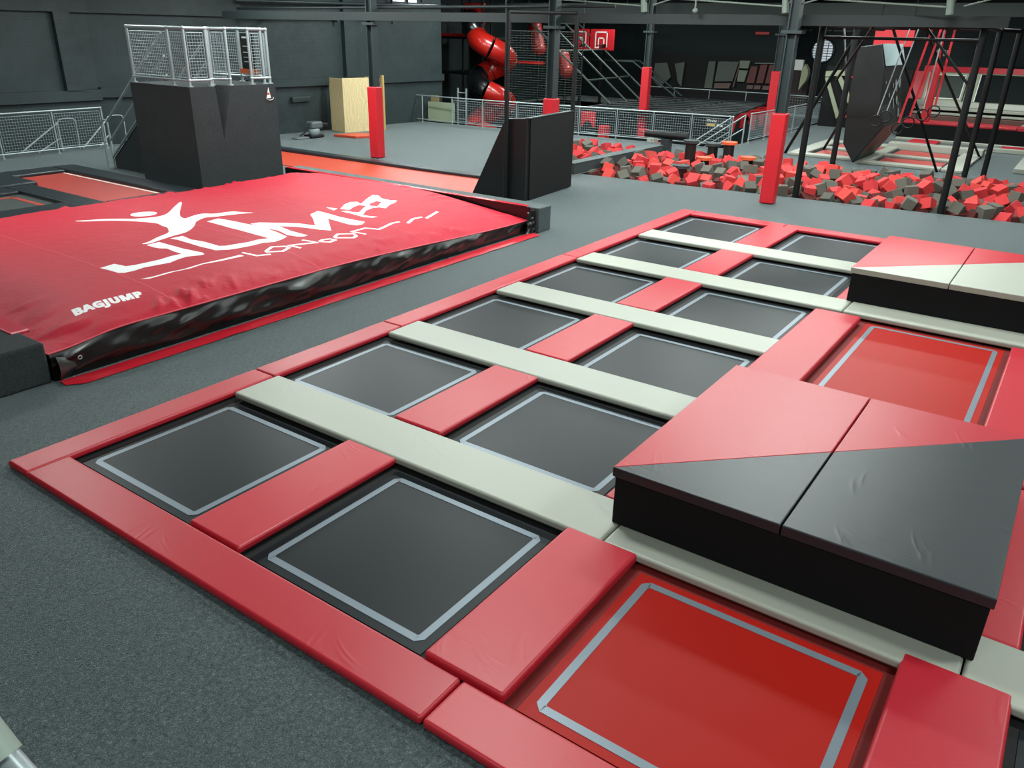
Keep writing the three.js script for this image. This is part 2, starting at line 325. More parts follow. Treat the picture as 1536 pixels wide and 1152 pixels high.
    for (const [a, b] of [[x0, xm - 0.006], [xm + 0.006, x1]]) {
      const far = [[a, zat(a) - 0.0008], [b, zat(b) - 0.0008], [b, z1], [a, z1]], near = [[a, z0], [b, z0], [b, zat(b)], [a, zat(a)]];
      const fix = pts => pts.filter((p, i) => { const q = pts[(i + 1) % pts.length]; return Math.hypot(p[0] - q[0], p[1] - q[1]) > 0.01; });
      const m = new THREE.Group(); m.name = 'top_mat'; t.add(m);
      const seg = (nm, pts, mt) => { const pr = prism(fix(pts), ym + 0.002, y1, 0.008); mesh(nm, L(pr), mt, m); };
      seg('far_half', far, mA); seg('near_half', near, mB);
    }
    return t;
  }
  padBox(4.25, 6.58, -2.09, -4.42, 0.535, M.red[1], M.charcoalVinyl, 'padded box with a red and black diagonal top on the court', 'padded_box');
  padBox(4.23, 6.56, -8.62, -10.95, 0.535, M.red[0], M.grey, 'padded box with a red and pale grey diagonal top on the court', 'padded_box');
}
// ---------------------------------------------------------------- airbag with print
const BX0 = -7.45, BX1 = -1.42, BZ0 = 1.05, BZ1 = 9.42;   // x range, -z range
function bagSeam(mz) { return 0.36 - 0.15 * ss(4.5, 9.4, mz) - 0.08 * ss(1.9, 1.05, mz); }
function bagTop(x, mz) {
  const d = Math.max(0, Math.min(BX1 - x, x - BX0)), e = Math.max(0, Math.min(mz - BZ0, BZ1 - mz));
  return bagSeam(mz) + 0.17 * ss(-1.5, -4.2, x) * ss(5.5, 9.4, mz) + 0.21 * (1 - Math.exp(-d / 0.55)) * (0.35 + 0.65 * (1 - Math.exp(-e / 0.5)));
}
{
  const CW = 2048, SC = CW / (BZ1 - BZ0), CH = Math.round((BX1 - BX0) * SC);
  const cv = document.createElement('canvas'); cv.width = CW; cv.height = CH; const c = cv.getContext('2d');
  c.fillStyle = '#b81a30'; c.fillRect(0, 0, CW, CH);
  // faint cloth mottling
  for (let i = 0; i < 1600; i++) { c.fillStyle = rnd() > 0.5 ? 'rgba(205,40,64,0.05)' : 'rgba(150,10,30,0.05)'; const w = rr(10, 120), h = rr(4, 26); c.fillRect(rr(0, CW), rr(0, CH), w, h); }
  // stitched seams
  c.strokeStyle = 'rgba(235,110,125,0.6)'; c.lineWidth = 2;
  for (const m of [2.55, 4.6, 6.75]) { c.beginPath(); c.moveTo((m - BZ0) * SC, 0); c.lineTo((m - BZ0) * SC, CH); c.stroke(); }
  const px = ([m, x]) => [(m - BZ0) * SC, (x - BX0) * SC];
  const fill = (list, col = '#f4f2f2', smooth = false) => {
    c.fillStyle = col; c.beginPath(); const p = list.map(px);
    if (smooth) { const n = p.length, mid = (a, b) => [(a[0] + b[0]) / 2, (a[1] + b[1]) / 2]; c.moveTo(...mid(p[n - 1], p[0])); for (let i = 0; i < n; i++) { const q = mid(p[i], p[(i + 1) % n]); c.quadraticCurveTo(p[i][0], p[i][1], q[0], q[1]); } }
    else p.forEach((q, i) => i ? c.lineTo(...q) : c.moveTo(...q));
    c.closePath(); c.fill();
  };
  fill([[4.72, -5.21], [4.65, -5.15], [4.57, -5.12], [4.48, -5.15], [4.4, -5.21], [4.36, -5.29], [4.37, -5.38], [4.41, -5.46], [4.49, -5.5], [4.59, -5.5], [4.67, -5.46], [4.73, -5.39], [4.75, -5.3]], '#f4f2f2', true);
  fill([[3.6, -5.68], [3.84, -5.54], [4.0, -5.46], [4.18, -5.24], [4.25, -5.12], [4.38, -5.05], [4.55, -4.98], [4.69, -5.0], [4.86, -5.12], [5.16, -5.44], [5.53, -5.83], [5.51, -5.74], [5.27, -5.41], [4.84, -4.83], [4.75, -4.57], [4.85, -4.6], [5.02, -4.68], [5.17, -4.69], [5.27, -4.54], [5.42, -4.54], [5.61, -4.52], [5.64, -4.37], [5.8, -4.17], [5.56, -4.27], [5.42, -4.28], [5.23, -4.32], [5.13, -4.34], [5.02, -4.42], [4.89, -4.35], [4.73, -4.25], [4.6, -4.07], [4.42, -3.89], [4.25, -3.78], [4.1, -3.75], [3.99, -3.73], [3.78, -3.66], [3.65, -3.61], [3.56, -3.58], [3.48, -3.6], [3.47, -3.64], [3.6, -3.67], [3.81, -3.82], [3.98, -3.89], [4.08, -3.94], [4.18, -4.1], [4.26, -4.26], [4.26, -4.39], [4.32, -4.58], [4.26, -4.72], [4.2, -4.9], [4.07, -5.16], [3.93, -5.35], [3.72, -5.5]], '#f4f2f2', true);
  fill([[3.48, -3.54], [3.69, -3.57], [3.69, -3.45], [3.7, -3.05], [3.74, -2.69], [3.71, -2.61], [3.65, -2.6], [3.49, -2.67], [3.37, -2.65], [3.2, -2.59], [3.07, -2.61], [2.88, -2.64], [2.73, -2.61], [2.61, -2.62], [2.56, -2.67], [2.53, -3.0], [2.73, -3.03], [2.76, -2.83], [2.87, -2.8], [3.02, -2.8], [3.19, -2.8], [3.38, -2.84], [3.53, -2.84], [3.54, -3.03], [3.56, -3.2], [3.5, -3.28], [3.48, -3.37]]);
  fill([[3.9, -3.64], [4.1, -3.65], [4.05, -3.37], [4.09, -3.1], [4.08, -2.81], [4.15, -2.76], [4.33, -2.73], [4.46, -2.7], [4.64, -2.71], [4.79, -2.68], [4.81, -3.44], [4.84, -4.13], [5.08, -4.19], [5.12, -3.91], [5.17, -3.21], [5.05, -2.59], [4.89, -2.52], [4.74, -2.49], [4.6, -2.55], [4.4, -2.54], [4.2, -2.55], [4.06, -2.58], [3.92, -2.67], [3.9, -2.93], [3.91, -3.22], [3.92, -3.5]]);
  fill([[5.18, -3.56], [5.34, -3.55], [5.52, -3.38], [5.73, -3.13], [5.82, -2.86], [6.12, -3.23], [6.3, -3.5], [6.56, -3.61], [6.54, -3.38], [6.52, -3.06], [6.55, -2.75], [6.56, -2.56], [6.43, -2.48], [6.3, -2.48], [6.26, -2.62], [6.29, -2.88], [6.3, -3.09], [5.8, -2.5], [5.69, -2.63], [5.63, -2.78], [5.55, -2.95], [5.39, -3.15], [5.31, -2.82], [5.33, -2.48], [5.24, -2.46], [5.16, -2.52], [5.11, -2.66], [5.18, -2.94], [5.16, -3.21]]);
  fill([[6.85, -3.73], [6.9, -3.5], [6.75, -3.44]]);
  fill([[6.91, -3.46], [7.2, -3.66], [7.39, -3.72], [7.5, -3.65], [7.42, -3.49], [7.77, -3.7], [8.08, -3.86], [8.14, -3.77], [8.01, -3.56], [8.01, -3.36], [8.09, -3.27], [7.94, -3.18], [7.77, -3.14], [7.5, -2.99], [7.47, -3.1], [7.36, -3.14], [7.13, -3.08], [6.89, -2.92], [6.92, -2.8], [6.98, -2.68], [6.87, -2.69], [6.8, -2.82], [6.8, -3.03], [6.8, -3.33], [6.9, -3.28], [6.89, -3.15], [6.96, -3.07], [7.17, -3.2], [7.37, -3.32], [7.33, -3.45], [7.18, -3.41], [6.97, -3.3]]);
  fill([[7.52, -3.39], [7.79, -3.47], [7.79, -3.36], [7.5, -3.18], [7.43, -3.27]], '#b81a30');
  fill([[2.61, -2.3], [2.7, -2.25], [3.04, -2.28], [3.25, -2.26], [3.45, -2.29], [3.68, -2.26], [4.04, -2.25], [4.03, -2.32], [3.71, -2.31], [3.45, -2.32], [3.18, -2.29], [2.98, -2.31], [2.79, -2.29]]);
  c.strokeStyle = '#f4f2f2'; c.lineWidth = 0.05 * SC; c.lineJoin = 'round';
  for (const st of [[[4.11, -2.38], [4.17, -2.17], [4.35, -2.11]], [[4.38, -2.24], [4.56, -2.34], [4.71, -2.25], [4.71, -2.17], [4.55, -2.11], [4.37, -2.21], [4.38, -2.24]], [[4.83, -2.07], [4.77, -2.24], [5.17, -2.13], [5.09, -2.34]], [[5.23, -2.15], [5.34, -2.06], [5.48, -2.09], [5.45, -2.17], [5.34, -2.19], [5.23, -2.15]], [[5.57, -2.2], [5.72, -2.29], [5.93, -2.18], [5.88, -2.08], [5.78, -2.04], [5.56, -2.16], [5.57, -2.2]], [[6.07, -2.07], [5.98, -2.27], [6.29, -2.3], [6.42, -2.15], [6.58, -2.19], [6.86, -2.28], [7.03, -2.28]], [[7.09, -2.16], [7.38, -2.3], [7.61, -2.31]], [[7.62, -2.23], [8.12, -2.4]]]) {
    c.beginPath(); st.forEach((q, i) => i ? c.lineTo(...px(q)) : c.moveTo(...px(q))); c.stroke();
  }
  // small maker's word near the front corner
  c.save(); const [tx, ty] = px([1.59, -1.88]); c.translate(tx, ty); c.rotate(0.06);
  c.font = 'italic bold 46px sans-serif'; c.textBaseline = 'alphabetic'; const word = 'BAGJUMP', tw = c.measureText(word).width;
  c.scale(0.77 * SC / tw, 1.1); c.lineWidth = 4; c.strokeStyle = '#f6f4f4'; c.fillStyle = '#f6f4f4'; c.strokeText(word, 0, 0); c.fillText(word, 0, 0); c.restore();
  const print = new THREE.CanvasTexture(cv); print.colorSpace = THREE.SRGBColorSpace; print.anisotropy = 8;
  const clothTex = T.cloth.clone(); clothTex.repeat.set(5.6, 4); clothTex.needsUpdate = true;
  const topMat = new THREE.MeshPhysicalMaterial({ map: print, roughness: 0.6, specularIntensity: 0.45, bumpMap: clothTex, bumpScale: 0.012 });
  const bag = thing('airbag', 'large red inflated landing airbag with a white leaping figure print', 'airbag', null, [0, 0, 0]);
  const N = (x, y, s) => NO.noise(x, y, s);
  // puckers are strongest near the seam
  const puck = (x, mz) => {
    const d = Math.max(0, Math.min(BX1 - x, x - BX0)), e = Math.max(0, Math.min(mz - BZ0, BZ1 - mz));
    const front = Math.exp(-Math.pow((d - 0.22) / 0.2, 2)) , side = Math.exp(-Math.pow((e - 0.3) / 0.3, 2));
    const lump = Math.max(0, N(mz * 0.9, 3.1, 2.2));
    return front * (Math.max(0, N(mz * 9 + x * 5, x * 3, 1.7)) * 0.085 * (0.2 + lump * 2.4) + N(mz * 3.2, x * 2, 9.1) * 0.012) + side * Math.max(0, N(mz * 2 + x * 1.2, x * 6, 4.7)) * 0.045 + N(x * 1.3, mz * 0.9, 0.4) * 0.012 + N(x * 4.2 + mz, mz * 1.4, 7.7) * 0.004;
  };
  const inset = mz => 0.07 * (ss(8.6, 9.42, mz)) * 0;
  const top = grid(260, 300, (u, v) => {
    const x = BX0 + (BX1 - BX0) * u, mz = BZ0 + (BZ1 - BZ0) * v;
    // the far right edge pulls in towards the middle
    const pull = 0.0 + 0.22 * ss(-1.6, -3.2, x) - 0.0;
    const mz2 = BZ0 + (mz - BZ0) * ((BZ1 - BZ0 - pull * 0.3) / (BZ1 - BZ0));
    const edge = Math.min(1, Math.min(u, 1 - u, v, 1 - v) * 60);
    return [x, bagTop(x, mz2) + puck(x, mz2) * edge, -mz2];
  }, (u, v) => [v, 1 - u]);
  // canvas x follows -z (v), canvas y follows x (u): flip for texture v
  mesh('top_sheet', top, topMat, bag);
  const sideMat = new THREE.MeshPhysicalMaterial({ color: 0x0d0b0a, roughness: 0.3, clearcoat: 0.25, clearcoatRoughness: 0.25 });
  const fold = (a, h, s) => N(a * 1.5 + h * 0.9, h * 1.2, s) * 0.6 + (0.5 - Math.abs(N(a * 2.0 - h * 1.6, h * 0.9, s + 3))) * 0.5 + N(a * 5 - h * 2, h * 2.5, s + 5) * 0.2;
  const front = grid(320, 26, (u, v) => {
    const mz = BZ0 + (BZ1 - BZ0) * u, y = bagSeam(mz) * v, b = Math.sin(Math.PI * Math.min(1, v * 1.02)) * 0.03;
    return [BX1 + 0.02 + b + fold(mz, y * 3, 1.3) * 0.075 * Math.sin(Math.PI * Math.min(1, Math.max(0.04, v))), y, -mz];
  });
  mesh('front_skirt', front, sideMat, bag, 'glossy black wrinkled side skirt');
  const side = (mz, dir) => grid(120, 14, (u, v) => { const x = BX0 + (BX1 - BX0) * u, y = bagTop(x, mz) * v; return [x, y, -(mz + dir * (Math.sin(Math.PI * v) * 0.03 + fold(x, y * 3, 6.3) * 0.02))]; });
  mesh('side_skirt', side(BZ1 - 0.02, 0.2), sideMat, bag); mesh('side_skirt', side(BZ0 + 0.0, -0.2), sideMat, bag);
  mesh('rear_skirt', bx(BX0 - 0.02, BX0 + 0.02, 0, 0.34, -BZ0, -BZ1 + 0.2), sideMat, bag);
  mesh('seam_piping', curveTube(Array.from({ length: 40 }, (_, i) => { const mz = BZ0 + (BZ1 - BZ0) * i / 39; return [BX1 + 0.005, bagSeam(mz) + 0.004, -mz]; }), 0.009, 160, 6), std({ color: 0xd2404e, roughness: 0.5 }), bag);
  const ey = new THREE.TorusGeometry(0.018, 0.006, 8, 16); ey.rotateY(Math.PI / 2); ey.translate(BX1 + 0.1, 0.2, -1.3);
  mesh('eyelet', ey, M.steel, bag, 'silver eyelet in the black skirt');
  // loose black corner cloth by both kerbs
  mesh('corner_flap', grid(10, 10, (u, v) => [BX1 + 0.1 + 0.05 * Math.sin(v * 3) - 0.16 * u, 0.02 + 0.26 * v * (1 - 0.6 * u), -(BZ0 + 0.02 + 0.3 * u)]), sideMat, bag);
  mesh('corner_flap', grid(16, 16, (u, v) => [BX1 + 0.1 + 0.05 * N(v * 6, u * 4, 2) + 0.02, 0.01 + 0.39 * v, -(BZ1 - 0.22 + 0.26 * u)]), sideMat, bag);
  // red floor flap in front
  const flap = grid(160, 8, (u, v) => { const mz = 1.06 + 8.26 * u; const w = 0.27 * (0.55 + 0.45 * ss(0, 0.02, u)); return [-1.45 + 0.12 + w * v * 0.85, 0.012 + Math.sin(v * Math.PI) * 0.012 + Math.max(0, N(mz * 2.2, v * 3, 5)) * 0.012, -mz]; });
  tag(mesh('floor_flap', flap, vinyl(0xc0182a, 0.35, 0.004)), 'narrow red vinyl flap on the carpet along the black airbag skirt', 'flap');

  // kerbs at both ends
  const kerbR = thing('carpet_kerb', 'grey carpeted kerb at the far end of the airbag', 'kerb');
  mesh('body', rbx(-7.9, -1.23, 0, 0.44, -9.46, -9.86, 0.02), M.carpet, kerbR);
  mesh('trim_strip', rbx(-7.9, -1.5, 0.435, 0.452, -9.45, -9.55, 0.008), vinyl(0xc01a2c, 0.25, 0.003), kerbR, 'glossy red edge strip');
  mesh('liner', bx(-7.9, -1.42, 0.01, 0.435, -9.44, -9.462), sideMat, kerbR);
  const kerbL = thing('carpet_kerb', 'dark carpeted kerb at the near end of the airbag', 'kerb');
  mesh('body', rbx(-7.9, -1.385, 0, 0.425, 0.7, -1.03, 0.035), M.carpetDark, kerbL);
  mesh('edge_pad', rbx(-7.9, -1.84, 0.4, 0.438, -0.93, -1.12, 0.015), vinyl(0xc23848, 0.2, 0.006), kerbL, 'glossy red edge pad');
}
// ---------------------------------------------------------------- raised black padded trampolines behind the airbag
{
  const y = 0.3;
  const base = thing('raised_deck', 'black base under the raised trampolines behind the airbag', 'base');
  mesh('base', bx(-12.45, -7.62, 0, 0.19, -1.2, -7.15), M.dark, base);
  const tA = thing('raised_trampoline', 'red trampoline bed in black padded frame beside the jump tower', 'trampoline', null, [-9.9, 0.19, -5.86]);
  mesh('jump_bed', bx(-1.9, 1.9, 0.02, 0.045, -0.8, 0.76), vinyl(0xa8362c, 0.5, 0.001), tA);
  mesh('border_tape', bx(-1.9, 1.9, 0.045, 0.05, -0.74, -0.70), M.white, tA);
  const tB = thing('raised_trampoline', 'grey trampoline bed with a red outline in black padded frame', 'trampoline', null, [-9.25, 0.19, -3.4]);
  mesh('jump_bed', bx(-0.85, 0.85, 0.02, 0.04, -1.5, 1.9), std({ color: 0x3b403e, roughness: 0.5 }), tB);
  mesh('border_tape', [bx(-0.62, 0.62, 0.04, 0.046, -1.26, -1.16), bx(0.54, 0.64, 0.04, 0.046, -1.26, 1.8), bx(-0.64, -0.54, 0.04, 0.046, -1.26, 1.8)], std({ color: 0xa83c30, roughness: 0.5 }), tB);
  const p = (x0, x1, z0, z1, label, y0 = 0.19, y1 = y, m = M.navyVinyl) => tag(mesh('frame_pad', rbx(x0, x1, y0, y1, z0, z1, 0.035), m), label, 'pad', 'black frame pads behind the airbag');
  p(-12.45, -7.62, -6.66, -7.15, 'black frame pad along the far side of the raised red trampoline');
  p(-12.45, -11.8, -5.5, -6.64, 'black frame pad at the wall end of the raised red trampoline');
  p(-7.98, -7.62, -5.36, -6.64, 'black frame pad between raised red trampoline and the airbag');
  p(-10.6, -7.62, -4.86, -5.34, 'black frame pad dividing the raised red and grey trampolines');
  p(-8.44, -7.62, -1.2, -4.84, 'black frame pad between raised grey trampoline and the airbag');
  p(-10.62, -10.05, -1.2, -4.84, 'black frame pad at the wall side of the raised grey trampoline');
  p(-12.45, -10.64, -1.2, -5.48, 'wide blue black pad deck beside the raised grey trampoline', 0.19, 0.33);
}
// ---------------------------------------------------------------- rails with welded mesh
// pts: ground points of posts; parts: post, top_rail, bottom_rail, mesh_panel
function railing(t, posts, y0, h, opt = {}) {
  const r = opt.r || 0.022, lo = opt.lo ?? 0.12, gap = opt.gap || 0.07, wr = opt.wire || 0.0032;
  for (const [x, z] of posts) mesh('post', [tube([x, y0, z], [x, y0 + h, z], r, 8), cyl(x, y0, y0 + 0.02, z, r * 2.2, 8), sphere(x, y0 + h, z, r * 1.35, 8, 6), sphere(x, y0 + lo, z, r * 1.35, 8, 6)], M.steel, t);
  for (let i = 0; i + 1 < posts.length; i++) {
    if (opt.skip && opt.skip.includes(i)) continue;
    const [ax, az] = posts[i], [bx_, bz] = posts[i + 1];
    mesh('top_rail', tube([ax, y0 + h, az], [bx_, y0 + h, bz], r, 8), M.steel, t);
    mesh('bottom_rail', tube([ax, y0 + lo, az], [bx_, y0 + lo, bz], r * 0.85, 8), M.steel, t);
    if (opt.noMesh && opt.noMesh.includes(i)) continue;
    const L = Math.hypot(bx_ - ax, bz - az), ux = (bx_ - ax) / L, uz = (bz - az) / L, g = [], m = 0.06, ya = y0 + lo + 0.05, yb = y0 + h - 0.08;
    const P = (s, y) => [ax + ux * s, y, az + uz * s];
    const nv = Math.max(2, Math.round((L - 2 * m) / gap)), nh = Math.max(2, Math.round((yb - ya) / gap));
    for (let k = 0; k <= nv; k++) { const s = m + (L - 2 * m) * k / nv, w = k === 0 || k === nv ? wr * 2.2 : wr; g.push(tube(P(s, ya), P(s, yb), w, 4)); }
    for (let k = 0; k <= nh; k++) { const y = ya + (yb - ya) * k / nh, w = k === 0 || k === nh ? wr * 2.2 : wr; g.push(tube(P(m, y), P(L - m, y), w, 4)); }
    mesh('mesh_panel', g, M.wire, t, 'welded wire mesh');
  }
}
// ---------------------------------------------------------------- jump tower
{
  const xa = -10.25, xb = -8.2, za = -7.55, zc = -9.63, Y = 2.14;
  const t = thing('jump_tower', 'dark carpeted jump tower block with a notch in its front edge', 'tower', null, [0, 0, 0]);
  const z1 = -8.13, z2 = -8.5, zt = -8.2, yt = 1.12, xi = xb - 0.4, zi = -8.3;
  const shp = new THREE.Shape([[za, 0], [zc, 0], [zc, Y], [z2, Y], [zt, yt], [z1, Y], [za, Y]].map(([z, y]) => new THREE.Vector2(-z, y)));
  const fg = new THREE.ShapeGeometry(shp); const pp = fg.attributes.position;
  for (let i = 0; i < pp.count; i++) { const mz = pp.getX(i), y = pp.getY(i); pp.setXYZ(i, xb, y, -mz); }
  fg.computeVertexNormals();
  const topS = new THREE.Shape([[xa, za], [xb, za], [xb, z1], [xi, zi], [xb, z2], [xb, zc], [xa, zc]].map(([x, z]) => new THREE.Vector2(x, -z)));
  const tg = new THREE.ShapeGeometry(topS); tg.rotateX(-Math.PI / 2); tg.translate(0, Y, 0);
  mesh('block', [uvm(fg), uvm(tg), poly([[xb, Y, z1], [xb, yt, zt], [xi, Y, zi]]), poly([[xb, Y, z2], [xi, Y, zi], [xb, yt, zt]]),
    poly([[xa, 0, za], [xb, 0, za], [xb, Y, za], [xa, Y, za]]), poly([[xa, 0, zc], [xa, Y, zc], [xb, Y, zc], [xb, 0, zc]]), poly([[xa, 0, za], [xa, Y, za], [xa, Y, zc], [xa, 0, zc]])], M.carpetDark, t);
  // white sail shaped mark on the far edge of the front face
  const mk = new THREE.Group(); mk.name = 'emblem'; mk.userData.label = 'small white and red triangular emblem'; t.add(mk);
  const Z = -9.42; mesh('triangle', poly([[xb + 0.012, 1.86, Z - 0.06], [xb + 0.012, 1.86, Z + 0.06], [xb + 0.012, 2.08, Z - 0.01]]), M.white, mk);
  mesh('red_band', poly([[xb + 0.014, 1.93, Z - 0.035], [xb + 0.014, 1.93, Z + 0.035], [xb + 0.014, 1.97, Z + 0.02], [xb + 0.014, 1.97, Z - 0.02]]), M.redPost, mk);
  const ring = new THREE.TorusGeometry(0.09, 0.008, 6, 20, Math.PI * 1.1); ring.rotateZ(Math.PI); ring.scale(1, 0.45, 1); ring.rotateY(Math.PI / 2); ring.translate(xb + 0.014, 1.86, Z - 0.03);
  mesh('swoosh', ring, M.white, mk);
  // stair against the tower
  const st = thing('tower_stair', 'dark carpeted closed stair leading up the back of the jump tower', 'stairs');
  const steps = 11, x0 = -13.0, zs0 = -8.5, zs1 = -9.6;
  for (let i = 0; i < steps; i++) { const a = x0 + (xa - x0) * i / steps, b = x0 + (xa - x0) * (i + 1) / steps; mesh('step', bx(a, b, 0, Y * (i + 1) / steps - 0.05, zs0, zs1), M.carpetDark, st); }
  const sp = new THREE.Shape([[x0, 0], [xa, 0], [xa, Y], [xa - 0.1, Y], [x0, 0.25]].map(p => new THREE.Vector2(...p))); const spg = new THREE.ExtrudeGeometry(sp, { depth: 0.04, bevelEnabled: false }); spg.translate(0, 0, zs0 + 0.001); mesh('side_panel', uvm(spg), M.carpetDark, st);
  const hr = thing('stair_handrail', 'steel double handrail running up the jump tower stair', 'handrail');
  for (const z of [zs0 + 0.08, zs1]) {
    const pts = f => [[x0, 0.15 + f, z], [xa, Y + f, z]];
    for (const f of [0.95, 0.5, 0.12]) mesh('rail', tube(...pts(f), 0.027), M.steel, hr);
    mesh('post', tube([x0, 0, z], [x0, 1.1, z], 0.022), M.steel, hr); mesh('post', tube([x0 - 0.28, 0, z], [x0 - 0.28, 0.92, z], 0.02), M.steel, hr);
    mesh('return_bend', curveTube([[x0, 1.1, z], [x0 - 0.14, 1.12, z], [x0 - 0.27, 1.02, z], [x0 - 0.28, 0.9, z]], 0.02, 12, 8), M.steel, hr);
  }
  // railing on top
  const r = thing('tower_railing', 'galvanised mesh railing around the top of the jump tower', 'railing');
  const e = 0.07;
  railing(r, [[xa + e, zc + 0.1], [xa + e, za - e], [-8.8, za - e], [xb - e, za - e], [xb - e - 0.02, z1 + 0.02], [xi + 0.1, zi], [xb - e, z2 - 0.06]], Y, 1.06, { skip: [0], noMesh: [], gap: 0.06, wire: 0.004, r: 0.028 });
  railing(r, [[xb - e, -9.1], [xb - e, -9.42], [xb - e, zc + e], [-9.2, zc + e], [xa + e, zc + 0.1]], Y, 1.06, { gap: 0.06, wire: 0.004, r: 0.028 });
  const bn = thing('hanging_banner', 'black banner with orange base on the tower railing', 'banner');
  mesh('sheet', bx(-9.05, -8.62, Y + 0.26, Y + 0.98, zc + 0.12, zc + 0.135), M.black, bn);
  mesh('base_strip', bx(-9.12, -8.6, Y + 0.18, Y + 0.27, zc + 0.1, zc + 0.16), vinyl(0xb2502c), bn, 'orange strip');
  mesh('printed_lines', [0.9, 0.88, 0.72, 0.6, 0.5, 0.41].map((f, i) => bx(-8.98, i < 2 ? -8.8 : -8.72 - 0.02 * i, Y + f, Y + f + (i < 2 ? 0.012 : 0.006), zc + 0.136, zc + 0.138)), M.white, bn);
}
{
  const f = thing('wall_fence', 'galvanised mesh fence along the dark wall beyond the raised trampolines', 'fence');
  railing(f, [[-16.1, -4.6], [-16.15, -6.0], [-16.2, -7.3], [-16.28, -8.75], [-16.36, -10.15]], 0, 1.1, { wire: 0.004 });
  for (const [za, zb] of [[-7.9, -9.05], [-9.62, -10.45]]) {
    const h = thing('descending_handrail', za > -9 ? 'bright steel handrail behind the mesh fence sloping by the pilaster' : 'bright steel handrail behind the mesh fence sloping beside the tower stair', 'handrail');
    for (const x of [-16.68]) {
      mesh('rail', tube([x, 0.02, za], [x, 0.74, zb], 0.022), M.steel, h); mesh('rail', tube([x, 0.02, za - 0.5], [x, 0.34, zb], 0.018), M.steel, h);
      mesh('post', tube([x, 0, zb], [x, 0.78, zb], 0.022), M.steel, h);
      mesh('hoop', curveTube([[x, 0.0, zb - 0.02], [x, 0.78, zb - 0.02], [x, 0.82, zb - 0.06], [x, 0.82, zb - 0.44], [x, 0.78, zb - 0.48], [x, 0, zb - 0.48]], 0.018, 40, 8), M.steel, h);
    }
  }
}
// ---------------------------------------------------------------- tumble strip, dodge floor edge
{
  const t = thing('tumble_track', 'long orange red tumble track sunk in the floor behind the airbag', 'track');
  mesh('jump_bed', prism([[-13.2, -11.35], [-4.42, -11.66], [-5.3, -13.22], [-13.2, -13.0]], 0.002, 0.014), vinyl(0xa8361f, 0.45, 0.001), t);
  const e = thing('floor_edge', 'black padded floor edge along the far side of the tumble track', 'floor edge');
  mesh('edge_pad', join([prism([[-13.3, -13.06], [-7.4, -13.12], [-7.4, -13.42], [-13.3, -13.36]], 0.002, 0.09, 0.02)]), M.navyVinyl, e);
  mesh('edge_pad', join([prism([[-7.39, -13.12], [-4.9, -13.24], [-4.9, -13.54], [-7.39, -13.42]], 0.002, 0.085, 0.02)]), M.navyVinyl, e);
}
// ---------------------------------------------------------------- pillars
const pillarLine = x => -14.87 - 0.088 * x;
function pillar(x, z, label, padTop = 1.85, rot = 0.04, w = 0.15) {
  const t = thing('pillar', label, 'pillar', null, [x, 0, z]);
  mesh('column', [bx(-0.085, 0.085, 0, H - 0.02, -0.012, 0.012), bx(-0.1, -0.076, 0, H - 0.02, -0.11, 0.11), bx(0.076, 0.1, 0, H - 0.02, -0.11, 0.11), bx(-0.2, 0.2, 3.35, 3.41, -0.16, 0.16)], M.painted, t);
  const g = rbx(-w, w, 0.01, padTop, -w, w, 0.03); g.rotateY(rot);
  mesh('post_pad', g, M.redPost, t, 'red vinyl wrap pad'); t.rotation.y = rot;
  return t;
}
pillar(-9.62, -14.08, 'red padded steel pillar in front of the plywood cabinet');
pillar(-4.3, -14.55, 'steel pillar with red pad hidden behind the dark wedge wall');
pillar(1.01, -15.05, 'tall red padded steel pillar between the court and the foam pit');
pillar(-3.25, -27.6, 'red padded steel pillar inside the far mesh fence', 2.2);
pillar(-7.6, -26.2, 'red padded steel pillar behind the sloping net frames', 2.2);
{
  const b = thing('long_beam', 'long dark painted steel beam crossing the hall above the pillars', 'beam');
  mesh('girder', [bar([-14.6, 3.53, pillarLine(-14.6) + 0.3], [4.6, 3.62, pillarLine(4.6) - 0.9], 0.2, 0.2)], M.beam, b);
  mesh('pipe', tube([-14.9, 3.72, pillarLine(-14.9) - 0.4], [-3.0, 3.84, pillarLine(-3) - 0.4], 0.035), M.beam, b);
  const wp = thing('wall_pipe', 'dark pipe running high along the brick wall', 'pipe');
  mesh('run', tube([-15.45, 3.55, -14.3], [-15.0, 3.72, -23.5], 0.06), M.painted, wp); mesh('run', tube([-15.4, 3.95, -14.3], [-14.95, 4.1, -23.5], 0.05), M.painted, wp);
  for (const z of [-15.5, -18.2, -20.9]) mesh('bracket', bx(-15.62, -15.2, 3.45, 3.52, z - 0.05, z + 0.05), M.painted, wp);
}
